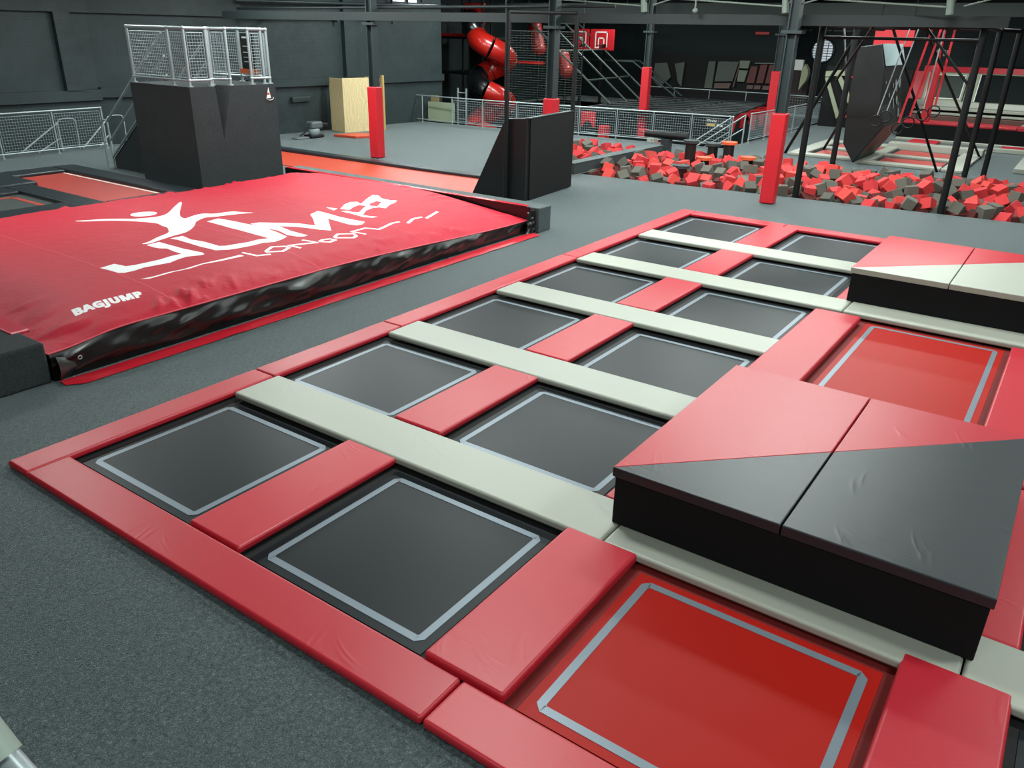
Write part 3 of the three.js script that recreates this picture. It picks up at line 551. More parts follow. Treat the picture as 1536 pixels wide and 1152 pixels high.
// ---------------------------------------------------------------- plywood cabinet, mat, machine, control box
{
  const t = thing('plywood_cabinet', 'tall pale plywood cabinet against the dark brick wall', 'cabinet');
  mesh('side_panel', prism([[-15.2, -17.62], [-14.46, -17.5], [-14.46, -17.53], [-15.2, -17.65]], 0, 1.72), M.ply, t);
  mesh('front_panel', prism([[-14.46, -17.5], [-14.18, -18.98], [-14.21, -18.99], [-14.49, -17.52]], 0, 1.74), M.ply, t);
  mesh('back_board', prism([[-15.3, -17.68], [-15.22, -17.66], [-15.22, -17.7], [-15.3, -17.72]], 0, 1.5), M.ply, t);
  mesh('batten', bx(-14.32, -14.24, 0, 1.82, -18.9, -18.98), M.wood, t); mesh('batten', bx(-14.2, -14.12, 0, 1.8, -19.06, -19.14), M.wood, t);
  mesh('far_panel', prism([[-14.18, -18.98], [-15.1, -19.2], [-15.1, -19.23], [-14.18, -19.01]], 0, 1.72), M.ply, t);
  const m = mesh('floor_mat', prism([[-13.95, -16.5], [-13.05, -16.62], [-12.75, -17.5], [-13.7, -17.4]], 0.002, 0.075, 0.01), vinyl(0xc2452a, 0.5)); tag(m, 'small orange red mat lying in front of the plywood cabinet', 'mat');
  const v = thing('floor_cleaner', 'small silver and black floor cleaner lying by the brick wall', 'cleaner', null, [-14.2, 0, -15.8]);
  const bodyG = new THREE.SphereGeometry(0.2, 18, 12); bodyG.scale(0.8, 1.1, 1); bodyG.translate(0, 0.22, -0.1);
  mesh('housing', bodyG, M.steel, v); mesh('hood', rbx(-0.16, 0.18, 0.28, 0.5, -0.34, 0.12, 0.06), std({ color: 0x50565a, roughness: 0.5 }), v);
  mesh('motor', rbx(-0.12, 0.12, 0.3, 0.44, -0.62, -0.3, 0.04), M.black, v); mesh('base', rbx(-0.2, 0.2, 0.0, 0.1, -0.35, 0.2, 0.03), M.black, v);
  mesh('nozzle', rbx(-0.14, 0.12, 0, 0.06, 0.2, 0.72, 0.025), std({ color: 0x5c6264, roughness: 0.5 }), v); mesh('hose', curveTube([[0, 0.1, 0.5], [0.05, 0.22, 0.3], [0.02, 0.42, 0.15], [0, 0.45, -0.05]], 0.025, 24, 8), M.black, v);
  const c = thing('wall_box', 'small dark trunking box on the brick wall beside the cabinet', 'box');
  mesh('cover', rbx(-15.62, -15.46, 0.98, 1.14, -16.2, -16.95, 0.01), M.painted, c); mesh('lid_line', bx(-15.47, -15.455, 1.1, 1.15, -16.2, -16.95), M.truss, c);
}
// ---------------------------------------------------------------- dark wedge wall with goal frame
{
  const t = thing('wedge_wall', 'black padded wedge wall standing beside the tumble track', 'wall');
  const sh = new THREE.Shape([[-4.46, 0], [-3.07, 0], [-3.07, 1.66], [-3.6, 1.62]].map(p => new THREE.Vector2(...p)));
  const g = new THREE.ExtrudeGeometry(sh, { depth: 0.1, bevelEnabled: true, bevelSize: 0.01, bevelThickness: 0.01, bevelSegments: 1 }); g.translate(0, 0, -11.82);
  mesh('sloped_panel', uvm(g), M.blackVinyl, t);
  const side = bar([-3.08, 0.83, -11.82], [-3.24, 0.85, -13.75], 0.1, 1.66); mesh('long_panel', side, M.boxBlack, t);
  mesh('top_trim', bar([-3.08, 1.665, -11.75], [-3.24, 1.685, -13.75], 0.12, 0.015), M.painted, t);
  const f = thing('net_frame', 'thin black goal shaped net frame standing over the wedge wall', 'frame');
  mesh('upright', tube([-3.52, 0, -11.64], [-3.52, 3.64, -11.64], 0.045), M.black, f); mesh('upright', tube([-3.34, 0, -13.95], [-3.34, 3.7, -13.95], 0.05), M.black, f);
  mesh('crossbar', tube([-3.52, 3.62, -11.64], [-3.34, 3.66, -13.95], 0.035), M.black, f);
}
// ---------------------------------------------------------------- foam pits
{
  const lin = z => z;
  for (const [nm, P] of [['a', PIT_A()], ['b', PIT_B()]]) {
    const g = []; for (let i = 0; i < 4; i++) { const [ax, az] = P[i], [cx, cz] = P[(i + 1) % 4]; g.push(bar([ax, -0.5, az], [cx, -0.5, cz], 0.04, 0.98)); }
    struct('pit_lining', g, M.dark, nm === 'a' ? 'dark lining of the large foam pit' : 'dark lining of the small foam pit', 'lining');
  }
  const d = thing('pit_divider', 'low dark carpeted divider wall between the two foam pits', 'divider');
  mesh('body', prism([[-4.36, -15.4], [-4.08, -15.4], [-4.02, -20.4], [-4.36, -20.4]], 0.0, 0.26), M.carpetDark, d);
  mesh('cap', prism([[-4.37, -15.39], [-4.07, -15.39], [-4.01, -20.41], [-4.37, -20.41]], 0.26, 0.275), M.carpet, d);
  const cube = new RoundedBoxGeometry(0.27, 0.27, 0.27, 1, 0.012);
  const stands = [[1.25, -16.23], [1.08, -19.73], [4.2, -16.43], [-2.35, -18.55], [-2.0, -18.7], [-2.35, -20.15], [-1.75, -19.8], [-1.1, -19.6], [-1.85, -16.9]];
  function foam(x, y, z, pit) {
    for (const [a, b] of stands) { const d = Math.hypot(x - a, z - b); if (d < 0.3 && d > 0.01) { x = a + (x - a) * 0.34 / d; z = b + (z - b) * 0.34 / d; } }
    const red = rnd() < 0.62, m = mesh('foam_cube', cube, red ? M.foamRed[Math.floor(rnd() * 3)] : M.foamGrey[Math.floor(rnd() * 2)]);
    m.position.set(x, y, z); m.rotation.set(rr(-0.7, 0.7), rr(0, 3.14), rr(-0.7, 0.7)); const s = rr(0.85, 1.0); m.scale.setScalar(s);
    tag(m, `${red ? 'red' : 'dark grey'} foam cube among the cubes filling the ${pit} foam pit`, 'foam cube', `foam cubes of the ${pit} pit`);
  }
  const zf = x => -15.98 - 0.087 * x, zb = x => -20.62 - 0.09 * x;
  for (let r = 0; r < 11; r++) for (let k = 0; k < 24; k++) {
    const x = -3.78 + k * 0.435 + (r % 2) * 0.2 + rr(-0.08, 0.08), f = (r + 0.5) / 11, z = zf(x) + (zb(x) - zf(x)) * f + rr(-0.08, 0.08);
    const y = 0.0 + 0.1 * Math.sin(f * Math.PI) + rr(-0.07, 0.1) + NO.noise(x * 0.8, z * 0.8, 3) * 0.12; foam(x, y, z, 'large');
  }
  for (let r = 0; r < 7; r++) for (let k = 0; k < 6; k++) foam(-6.9 + k * 0.43 + rr(-0.06, 0.06), rr(0, 0.14) + (k < 3 ? 0.03 : 0), -17.1 - r * 0.45 + rr(-0.06, 0.06), 'small');
  // the layers underneath
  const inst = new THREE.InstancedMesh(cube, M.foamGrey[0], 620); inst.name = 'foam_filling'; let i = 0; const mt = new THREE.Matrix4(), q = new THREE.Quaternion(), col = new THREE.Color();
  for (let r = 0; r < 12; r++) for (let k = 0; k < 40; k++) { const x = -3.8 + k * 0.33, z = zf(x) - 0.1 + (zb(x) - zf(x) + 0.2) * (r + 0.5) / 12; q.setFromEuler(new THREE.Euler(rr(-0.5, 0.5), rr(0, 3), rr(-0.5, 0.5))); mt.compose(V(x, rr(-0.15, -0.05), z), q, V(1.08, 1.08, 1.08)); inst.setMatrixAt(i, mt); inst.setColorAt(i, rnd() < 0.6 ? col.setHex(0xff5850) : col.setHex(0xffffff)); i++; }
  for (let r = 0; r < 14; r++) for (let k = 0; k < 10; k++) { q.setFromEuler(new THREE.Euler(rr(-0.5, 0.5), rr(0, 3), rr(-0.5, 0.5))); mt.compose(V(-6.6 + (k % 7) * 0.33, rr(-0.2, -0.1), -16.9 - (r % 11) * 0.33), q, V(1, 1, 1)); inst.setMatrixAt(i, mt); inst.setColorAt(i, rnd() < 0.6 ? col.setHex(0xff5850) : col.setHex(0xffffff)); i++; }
  inst.count = i; scene.add(inst); tag(inst, 'lower layers of foam cubes in the pits', 'foam', null, 'stuff'); inst.castShadow = inst.receiveShadow = true;
  // stepping stumps
  const stump = (x, z, h, capM, label, r = 0.17) => { const t = thing('foam_stump', label, 'stump', 'stepping stumps in the foam pit', [x, 0, z]); mesh('trunk', cyl(0, -0.9, h - 0.06, 0, r * 0.92, 18, r * 0.85), M.blackVinyl, t); mesh('cap', cyl(0, h - 0.07, h, 0, r * 1.25, 22, r * 1.25), capM, t); };
  const OC = vinyl(0xcf5530, 0.5), BC = std({ color: 0x2c3335, roughness: 0.6 });
  stump(-2.35, -18.55, 0.72, BC, 'tall black stepping stump with a grey cap near the divider'); stump(-2.0, -18.7, 0.3, OC, 'low stepping stump with an orange cap beside the tall grey capped one');
  stump(-2.35, -20.15, 0.5, BC, 'black stepping stump with a grey cap at the far edge of the pit'); stump(-1.75, -19.8, 0.62, OC, 'tall stepping stump with an orange cap'); stump(-1.1, -19.6, 0.3, OC, 'low stepping stump with an orange cap near the red pillar'); stump(-1.85, -16.9, 0.3, BC, 'low black stump half buried at the front of the pit');
  const bmn = thing('balance_roll', 'black padded balance roll resting on a post at the divider end', 'roll');
  mesh('roll', tube([-4.75, 0.54, -20.65], [-3.45, 0.51, -20.88], 0.105, 18), M.blackVinyl, bmn); mesh('post', bx(-4.2, -3.95, 0, 0.42, -20.62, -20.9), M.carpetDark, bmn);
}
// ---------------------------------------------------------------- fences round the sunken play area
{
  const f = thing('play_fence', 'galvanised mesh fence in front of the sunken play area', 'fence');
  const px = [-15.3, -14.9, -13.43, -12.0, -10.6, -9.4, -8.17, -6.8, -5.53, -4.25, -2.95], zf = x => -22.0 - Math.max(0, x + 12) * 0.12;
  railing(f, px.map(x => [x, zf(x)]), 0, 0.98, { gap: 0.08, wire: 0.0045, noMesh: [0, 1] });
  const g = thing('stair_fence', 'galvanised mesh fence running back beside the sunken play area', 'fence');
  railing(g, [[-3.04, -25.0], [-2.98, -26.4], [-2.97, -28.0], [-2.97, -29.5], [-3.0, -31.4], [-3.05, -33.5], [-3.1, -35.5]], 0, 0.95, { gap: 0.08, wire: 0.005 });
  const b = thing('rear_fence', 'thin steel rail along the far side of the sunken play area', 'fence');
  railing(b, [[-12.5, -35.9], [-10.8, -35.9], [-9.0, -35.9], [-7.2, -35.9], [-5.4, -35.8], [-3.1, -35.5]], 0, 0.95, { gap: 0.12, wire: 0.004, noMesh: [0, 1, 2, 3] });
  const s = thing('stair_rails', 'pair of sloping steel handrails going down into the play area', 'handrail');
  for (const [z, d] of [[-23.3, 0], [-24.6, 0.0]]) { mesh('upper_rail', tube([-5.6, -0.85, z], [-3.1, 0.92, z], 0.024), M.steel, s); mesh('lower_rail', tube([-5.6, -1.2, z], [-3.1, 0.5, z], 0.02), M.steel, s); mesh('post', tube([-3.1, -0.05, z], [-3.1, 0.95, z], 0.026), M.steel, s); }
  const st = thing('play_stair', 'dark steps going down into the sunken play area', 'stairs');
  for (let i = 0; i < 8; i++) mesh('step', bx(-3.25 - i * 0.3, -3.55 - i * 0.3, -2.2, -0.22 - i * 0.24, -23.4, -24.5), M.carpetDark, st);
  struct('play_floor', bx(-17.9, -3.2, -2.2, -2.15, -22.4, -36.1), M.carpetDark, 'dark floor of the sunken play area', 'floor');
  struct('play_wall', [bx(-15.04, -15.0, -2.2, -0.001, -22.3, -24.2), bx(-17.94, -17.9, -2.2, -0.001, -24.2, -36.2), bx(-17.9, -15.0, -2.2, -0.001, -24.2, -24.16), bx(-3.2, -3.16, -2.2, -0.001, -23.2, -36.2), bx(-17.9, -3.2, -2.2, -0.001, -36.2, -36.24), bar([-15, -1.12, -22.28], [-3.2, -1.12, -23.13], 0.04, 2.1)], M.wall, 'dark retaining walls of the sunken play area', 'wall');
  // boards and ladder standing behind the fence
  tag(mesh('leaning_board', prism([[-14.98, -22.42], [-13.75, -22.5], [-13.75, -22.54], [-14.98, -22.46]], 0.02, 0.74), std({ color: 0x8f9a80, roughness: 0.8 })), 'pale green board leaning behind the mesh fence', 'board');
  tag(mesh('leaning_board', prism([[-14.98, -22.6], [-14.6, -22.62], [-14.6, -22.65], [-14.98, -22.63]], 0.0, 0.96), std({ color: 0x8a7a58, roughness: 0.8 })), 'narrow brown board leaning behind the pale green board', 'board');
  const l = thing('ladder', 'grey aluminium ladder standing behind the mesh fence', 'ladder');
  mesh('stile', bar([-13.55, -1.2, -22.5], [-13.75, 1.28, -22.75], 0.035, 0.06), M.wire, l); mesh('stile', bar([-13.15, -1.2, -22.5], [-13.35, 1.28, -22.75], 0.035, 0.06), M.wire, l);
  for (let i = 0; i < 8; i++) { const k = i / 8 + 0.06; mesh('rung', tube([-13.55 - 0.2 * k, -1.2 + 2.48 * k, -22.5 - 0.25 * k], [-13.15 - 0.2 * k, -1.2 + 2.48 * k, -22.5 - 0.25 * k], 0.018), M.wire, l); }
}
// ---------------------------------------------------------------- spiral tube slide and tower
{
  const t = thing('tube_slide', 'red and black spiral tube slide in the play area', 'slide');
  const cx = -14.72, cz = -26.2, R = 0.6;
  const hel = th => V(cx + R * Math.sin(th * Math.PI), 3.1 - (th + 0.3) * 0.86, cz + R * Math.cos(th * Math.PI) * 1.1);
  const runs = [[[V(-16.0, 3.72, -26.5), V(-15.7, 3.66, -26.1), V(-15.4, 3.5, -25.75), hel(-0.3)], 'b']];
  for (const [a, b, c] of [[-0.3, 0.2, 'r'], [0.2, 0.7, 'r'], [0.7, 1.2, 'r'], [1.2, 1.5, 'r'], [1.5, 2.12, 'b'], [2.12, 2.5, 'r'], [2.5, 3.0, 'r'], [3.0, 3.5, 'r'], [3.5, 3.95, 'r'], [3.95, 4.4, 'r']]) { const p = []; for (let k = 0; k <= 6; k++) p.push(hel(a + (b - a) * k / 6)); runs.push([p, c]); }
  for (const [p, c] of runs) {
    const cu = new THREE.CatmullRomCurve3(p); mesh('tube_section', new THREE.TubeGeometry(cu, 18, 0.43, 22), c === 'r' ? M.redPlastic : M.blackPlastic, t, c === 'r' ? 'red tube section' : 'black tube section');
    const q = cu.getPointAt(1), d = cu.getTangentAt(1), g = new THREE.TorusGeometry(0.435, 0.018, 6, 24); g.applyQuaternion(new THREE.Quaternion().setFromUnitVectors(V(0, 0, 1), d)); g.translate(q.x, q.y, q.z);
    mesh('flange', g, M.blackPlastic, t);
  }
  mesh('entry_panel', [bx(-16.45, -15.5, 3.1, 4.3, -26.72, -26.66), bx(-16.5, -15.45, 4.26, 4.32, -26.75, -26.55)], M.redPlastic, t);
  mesh('entry_tube', tube([-16, 3.74, -26.8], [-15.8, 3.68, -26.35], 0.42, 20), M.redPlastic, t);
  const exitG = new THREE.SphereGeometry(0.55, 20, 12); exitG.scale(1.2, 0.55, 1); exitG.translate(-14.35, -0.75, -25.0); mesh('exit_scoop', exitG, M.redPlastic, t);
  const s2 = thing('straight_slide', 'red tube slide seen through the sloping net frame', 'slide');
  const DR = std({ color: 0x8a1a16, roughness: 0.4 });
  for (const [a, b] of [[[-15.55, 3.5, -30.6], [-15.3, 2.6, -30.6]], [[-14.0, 2.3, -30.6], [-13.7, 1.7, -30.5]]]) mesh('tube_section', [tube(a, b, 0.3, 20), sphere(...a, 0.32, 16, 12), sphere(...b, 0.32, 16, 12)], DR, s2);
  const nt = thing('climbing_net', 'fine dark safety net hanging before the sloping pipes', 'net');
  { const hz = [], vt = []; for (let y = -0.5; y < 3.3; y += 0.085) hz.push(tube([-12.6, y, -24.2], [-9.2, y, -24.2], 0.0045, 3)); for (let x = -12.6; x <= -9.19; x += 0.17) vt.push(tube([x, -0.5, -24.2], [x, 3.3, -24.2], 0.0035, 3)); mesh('net_cord', [...hz, ...vt], M.truss, nt); mesh('head_rope', tube([-12.6, 3.3, -24.2], [-9.2, 3.3, -24.2], 0.02), M.black, nt); mesh('hanger', [tube([-12.6, -2.15, -24.2], [-12.6, H - 0.01, -24.2], 0.02), tube([-9.2, -2.15, -24.2], [-9.2, H - 0.01, -24.2], 0.02)], M.black, nt); }
  mesh('leg', [tube([-15.3, -2.15, -30.6], [-15.3, 2.4, -30.6], 0.05), tube([-13.75, -2.15, -30.5], [-13.75, 1.6, -30.5], 0.05)], M.black, s2);
  const w = thing('slide_tower', 'black steel play tower with decks beside the spiral slide', 'tower');
  for (const x of [-17.6, -16.4, -15.35]) for (const z of [-26.4, -28.4]) mesh('post', tube([x, -2.15, z], [x, 4.6, z], 0.05), M.black, w);
  for (const y of [0.1, 1.55, 2.95]) mesh('deck', bx(-17.65, -15.3, y, y + 0.1, -26.35, -28.45), M.black, w);
  mesh('deck_pad', bx(-17.65, -15.3, 3.05, 3.16, -26.3, -26.5), M.redPlastic, w, 'red deck edge pad'); mesh('deck_pad', bx(-15.3, -13.2, 2.05, 2.15, -27.7, -27.9), M.redPlastic, w, 'red deck edge pad');
  mesh('net_panel', [bx(-17.6, -15.4, 0.2, 1.5, -28.42, -28.4), bx(-17.6, -15.4, 1.65, 2.9, -28.42, -28.4)], M.black, w);
}
// ---------------------------------------------------------------- sloping net frames and flat net roof
{
  const t = thing('sloping_net_frame', 'long sloping frame of parallel steel pipes over the play area', 'frame');
  const lines = [[-10.2, -28.4], [-10.45, -30.3], [-10.7, -32.0], [-10.9, -33.6]];
  for (const [x, z] of lines) { mesh('pipe', tube([x, 0.62, z], [x - 5.3, 4.55, z], 0.045), M.truss, t); }
  for (const k of [0.22, 0.5, 0.78]) mesh('cross_bar', tube([lines[0][0] - 5.3 * k, 0.62 + 3.93 * k, lines[0][1]], [lines[3][0] - 5.3 * k, 0.62 + 3.93 * k, lines[3][1]], 0.04), M.truss, t);
  const u = thing('sloping_net_frame', 'shorter sloping pair of pipes running down from a level bar', 'frame');
  for (const [x, z] of [[-9.95, -34.3], [-10.25, -35.6]]) mesh('pipe', tube([x, 0.62, z], [x - 2.4, 2.1, z], 0.05), M.painted, u);
  mesh('level_bar', tube([-12.35, 2.1, -34.3], [-15.5, 2.1, -34.3], 0.05), M.truss, u); mesh('level_bar', tube([-12.65, 2.1, -35.6], [-15.6, 2.1, -35.6], 0.05), M.truss, u);
  const n = thing('net_roof', 'flat black netted roof of the sunken play maze', 'roof');
  const A = [-10.05, 0.62, -25.4], B = [-3.9, 0.8, -25.6], C = [-5.75, 0.62, -34.6], D = [-10.9, 0.62, -33.9];
  const mix = (p, q, k) => p.map((v, i) => v + (q[i] - v) * k);
  for (let i = 0; i <= 8; i++) mesh('roof_bar', tube(mix(A, D, i / 8), mix(B, C, i / 8), i % 8 ? 0.04 : 0.06), i % 8 ? M.beam : M.black, n);
  for (let i = 0; i <= 3; i++) mesh('roof_bar', tube(mix(A, B, i / 3), mix(D, C, i / 3), 0.04), M.beam, n);
  const dn = p => [p[0], p[1] - 0.07, p[2]]; mesh('net_sheet', poly([A, B, C, D].map(dn)), std({ color: 0x0d1315, roughness: 0.9, side: THREE.DoubleSide }), n);
  for (const p of [A, B, C, D, mix(A, B, 0.33), mix(A, B, 0.66)]) mesh('post', tube([p[0], -2.15, p[2]], p, 0.05), M.black, n);
  // red cut out panels on the side and front of the maze
  const arch = (w, h) => { const s = new THREE.Shape(); s.moveTo(-w / 2, -h); s.lineTo(-w / 2, 0); s.lineTo(w / 2, 0); s.lineTo(w / 2, -h); s.lineTo(w * 0.34, -h); s.absarc(0, -h, w * 0.34, 0, Math.PI, false); s.lineTo(-w / 2, -h); return new THREE.ExtrudeGeometry(s, { depth: 0.04, bevelEnabled: false }); };
  const RP = std({ color: 0xb51a22, roughness: 0.5 });
  const p1 = arch(0.62, 0.55); p1.translate(-9.42, 0.58, -25.25); tag(mesh('arch_panel', uvm(p1), RP), 'red arch shaped sign panel on the front of the play maze', 'panel');
  for (let i = 0; i < 3; i++) { const g = arch(1.7, 0.62); g.rotateY(Math.PI / 2 - 0.2); const q = mix(B, C, 0.2 + i * 0.25); g.translate(q[0] + 0.1, q[1] - 0.02, q[2]); tag(mesh('arch_panel', uvm(g), RP), `red arch shaped panel on the maze side, ${['first', 'second', 'third'][i]} from the play stair`, 'panel', 'red arch panels of the maze side'); }
  const cv = document.createElement('canvas'); cv.width = 256; cv.height = 96; const c = cv.getContext('2d'); c.fillStyle = '#14181a'; c.fillRect(0, 0, 256, 96); c.fillStyle = '#c9cdc6'; c.font = 'bold 34px sans-serif'; c.fillText('Please', 14, 40); c.fillStyle = '#b49a52'; c.fillRect(14, 56, 90, 22); c.fillStyle = '#c9cdc6'; c.fillRect(120, 58, 60, 18);
  const tx = new THREE.CanvasTexture(cv); tx.colorSpace = THREE.SRGBColorSpace; const sg = new THREE.BoxGeometry(0.9, 0.34, 0.03);
  const sm = mesh('notice_sign', sg, std({ map: tx, roughness: 0.6 })); sm.position.set(-4.35, 0.52, -25.45); tag(sm, 'black notice sign with pale lettering on the play maze', 'sign');
  // padded play shapes seen through the mesh
  for (const [x, y, z, w, h, col, lb] of [[-7.4, -0.5, -25.0, 2.6, 0.35, 0x8e1c22, 'long low red soft play block behind the mesh'], [-5.0, -0.6, -25.2, 1.5, 0.4, 0x9c1d24, 'low red soft play block near the play stair'], [-7.0, 0.0, -25.1, 0.3, 0.3, 0xb02028, 'small red soft play cube behind the mesh'], [-6.6, -0.2, -25.1, 0.3, 0.3, 0xa8a692, 'small pale soft play cube behind the mesh'], [-6.3, -0.42, -25.1, 0.32, 0.3, 0xb02028, 'small red soft play cube beside the pale one'], [-8.6, -0.1, -25.05, 0.3, 0.5, 0xb02028, 'upright red soft play block behind the mesh']])
    tag(mesh('soft_block', rbx(x - w / 2, x + w / 2, y - h / 2, y + h / 2, z - 0.2, z + 0.2, 0.04), std({ color: col, roughness: 0.6 })), lb, 'block', 'soft play blocks');
}
// ---------------------------------------------------------------- basketball boards, far wall things
{
  for (const [x0, x1, lb] of [[-15.3, -14.42, 'red basketball backboard with a white square partly behind the frame'], [-14.36, -13.05, 'red basketball backboard with a white square and black hoop']]) {
    const t = thing('backboard', lb, 'backboard', null, [(x0 + x1) / 2, 3.02, -33.6]); const w = (x1 - x0) / 2;
    mesh('board', rbx(-w, w, -0.46, 0.46, -0.04, 0.04, 0.03), M.redPost, t);
    const fr = (a, b, y0, y1, k) => [bx(a, b, y1 - k, y1, 0.04, 0.05), bx(a, a + k, y0, y1, 0.04, 0.05), bx(b - k, b, y0, y1, 0.04, 0.05)];
    mesh('target_square', [...fr(-0.36, 0.3, -0.32, 0.36, 0.05), ...fr(-0.2, 0.14, -0.32, 0.1, 0.05), bx(-0.36, -0.15, -0.37, -0.32, 0.04, 0.05)], M.white, t);
    const h = new THREE.TorusGeometry(0.22, 0.02, 8, 24); h.rotateX(Math.PI / 2); h.translate(0.15, -0.24, 0.3); mesh('hoop', h, M.black, t); mesh('hoop_bracket', bx(0.08, 0.22, -0.3, -0.18, 0.02, 0.12), M.black, t);
    mesh('stand', [bx(-0.05, 0.05, -5, -0.4, -0.12, -0.02)], M.black, t);
  }
  // angled wall trampolines at the far end
  const G1 = std({ color: 0x4e534d, roughness: 0.6 }), G2 = std({ color: 0x5c4743, roughness: 0.6 }), G3 = std({ color: 0x6f786b, roughness: 0.6 }), G4 = std({ color: 0x5e302e, roughness: 0.6 });
  const q = (t, nm, pts, m, z = -36.6, d = 0.08) => { const s = new THREE.Shape(pts.map(p => new THREE.Vector2(...p))); const g = new THREE.ExtrudeGeometry(s, { depth: d, bevelEnabled: false }); g.translate(0, 0, z); return mesh(nm, uvm(g), m, t); };
  const t = thing('angled_trampoline_wall', 'row of dim grey and red sloping wall trampolines behind the play area', 'trampoline wall');
  q(t, 'backing', [[-12.6, 0.5], [-5.6, 0.5], [-5.6, 2.45], [-12.6, 2.45]], M.black, -36.75, 0.1);
  q(t, 'jump_bed', [[-9.06, 1.31], [-8.18, 1.36], [-7.98, 2.22], [-8.98, 2.2]], G1); q(t, 'side_pad', [[-9.55, 1.0], [-9.16, 1.0], [-9.12, 2.2], [-9.46, 2.19]], G1); q(t, 'foot_pad', [[-9.06, 1.0], [-8.3, 1.04], [-8.22, 1.28], [-9.04, 1.24]], G2);
  q(t, 'edge_strip', [[-8.14, 1.1], [-8.08, 1.1], [-7.9, 2.1], [-7.95, 2.1]], G2); q(t, 'head_pad', [[-7.93, 1.95], [-7.5, 1.95], [-7.44, 2.28], [-7.93, 2.28]], G3); q(t, 'head_pad', [[-7.95, 1.36], [-7.6, 1.36], [-7.5, 1.86], [-7.93, 1.86]], G3);
  q(t, 'jump_bed', [[-7.5, 1.31], [-7.12, 1.33], [-7.05, 2.05], [-7.36, 2.05]], G4); q(t, 'jump_bed', [[-7.02, 1.33], [-6.7, 1.34], [-6.6, 2.15], [-6.92, 2.14]], G4); q(t, 'jump_bed', [[-6.6, 1.34], [-6.2, 1.36], [-6.12, 2.15], [-6.5, 2.15]], G4);
  q(t, 'trim_strip', [[-7.2, 2.17], [-6.1, 2.19], [-6.1, 2.23], [-7.2, 2.21]], M.trussPale); for (const x of [-7.45, -7.1, -6.7]) q(t, 'foot_pad', [[x, 1.06], [x + 0.3, 1.07], [x + 0.32, 1.24], [x + 0.02, 1.23]], G2);
  q(t, 'jump_bed', [[-12.3, 1.2], [-11.9, 0.9], [-11.35, 1.4], [-11.62, 2.05], [-12.27, 2.0]], G1); q(t, 'jump_bed', [[-11.2, 2.02], [-10.95, 1.2], [-10.75, 1.0], [-10.69, 2.12]], G1);
  const wb = thing('wall_cabinet', 'small white electrical cabinet on a post at the far end', 'cabinet'); mesh('door', rbx(-5.46, -5.06, 1.96, 2.4, -36.76, -36.92, 0.015), M.white, wb); mesh('conduit', bx(-5.88, -5.8, 2.03, 2.38, -36.78, -36.84), M.white, wb); mesh('bracket', bx(-5.86, -5.44, 2.3, 2.34, -36.84, -36.86), M.painted, wb);
  const cp = thing('curved_pad', 'pale beige curved pad standing at the far end', 'pad'); q(cp, 'cushion', [[-4.98, 1.14], [-4.72, 1.55], [-4.66, 1.8], [-4.7, 2.02], [-4.85, 2.24], [-4.96, 2.0]], std({ color: 0x9a9c80, roughness: 0.7 }), -36.7, 0.35); q(cp, 'stand', [[-5.6, 0.0], [-4.72, 0.0], [-4.72, 1.3], [-5.0, 1.95], [-5.6, 1.95]], std({ color: 0x2e2322, roughness: 0.8 }), -36.95, 0.2);
  // round window in the back wall
  const rw = new THREE.Group(); rw.name = 'window_4'; scene.add(rw); tag(rw, 'round window with fine glazing bars in the far wall', 'window', null, 'structure');
  const wx = -5.15, wy = 2.76, wz = -39.88; const disc = new THREE.CircleGeometry(0.52, 36); disc.translate(wx, wy, wz + 0.005); mesh('pane', disc, std({ color: 0xffffff, emissive: 0xcfe0ea, emissiveIntensity: 0.4, roughness: 0.4 }), rw);
  const bars = []; for (let i = -4; i <= 4; i++) { const d = i * 0.115, h = Math.sqrt(Math.max(0, 0.52 * 0.52 - d * d)); bars.push(bx(wx - h, wx + h, wy + d - 0.014, wy + d + 0.014, wz, wz + 0.03)); if (i % 2 === 0) bars.push(bx(wx + d - 0.014, wx + d + 0.014, wy - h, wy + h, wz, wz + 0.03)); }
  mesh('glazing_bar', bars, M.painted, rw); const fr = new THREE.TorusGeometry(0.54, 0.05, 8, 40); fr.translate(wx, wy, wz + 0.02); mesh('window_frame', fr, M.painted, rw);
  const wl = new THREE.RectAreaLight(new THREE.Color(0.86, 0.94, 1), 3, 1, 1); wl.position.set(wx, wy, wz + 0.1); wl.rotation.y = Math.PI; wl.name = 'window_light'; scene.add(wl);
  tag(mesh('exit_light', rbx(-7.4, -6.75, 3.4, 3.52, -36.6, -36.7, 0.02), std({ color: 0xb0382e, roughness: 0.5 })), 'small red exit lamp hanging high at the far end', 'lamp');
  const ls = thing('lettering', 'row of small white wall lettering above the round window', 'lettering'); [[-6.5, 0.22], [-6.2, 0.16], [-5.95, 0.14], [-5.1, 0.2], [-4.8, 0.5], [-4.25, 0.3]].forEach(([x, w]) => mesh('letter_bar', bx(x, x + w, 3.62, 3.68, -39.9, -39.88), M.trussPale, ls));
}
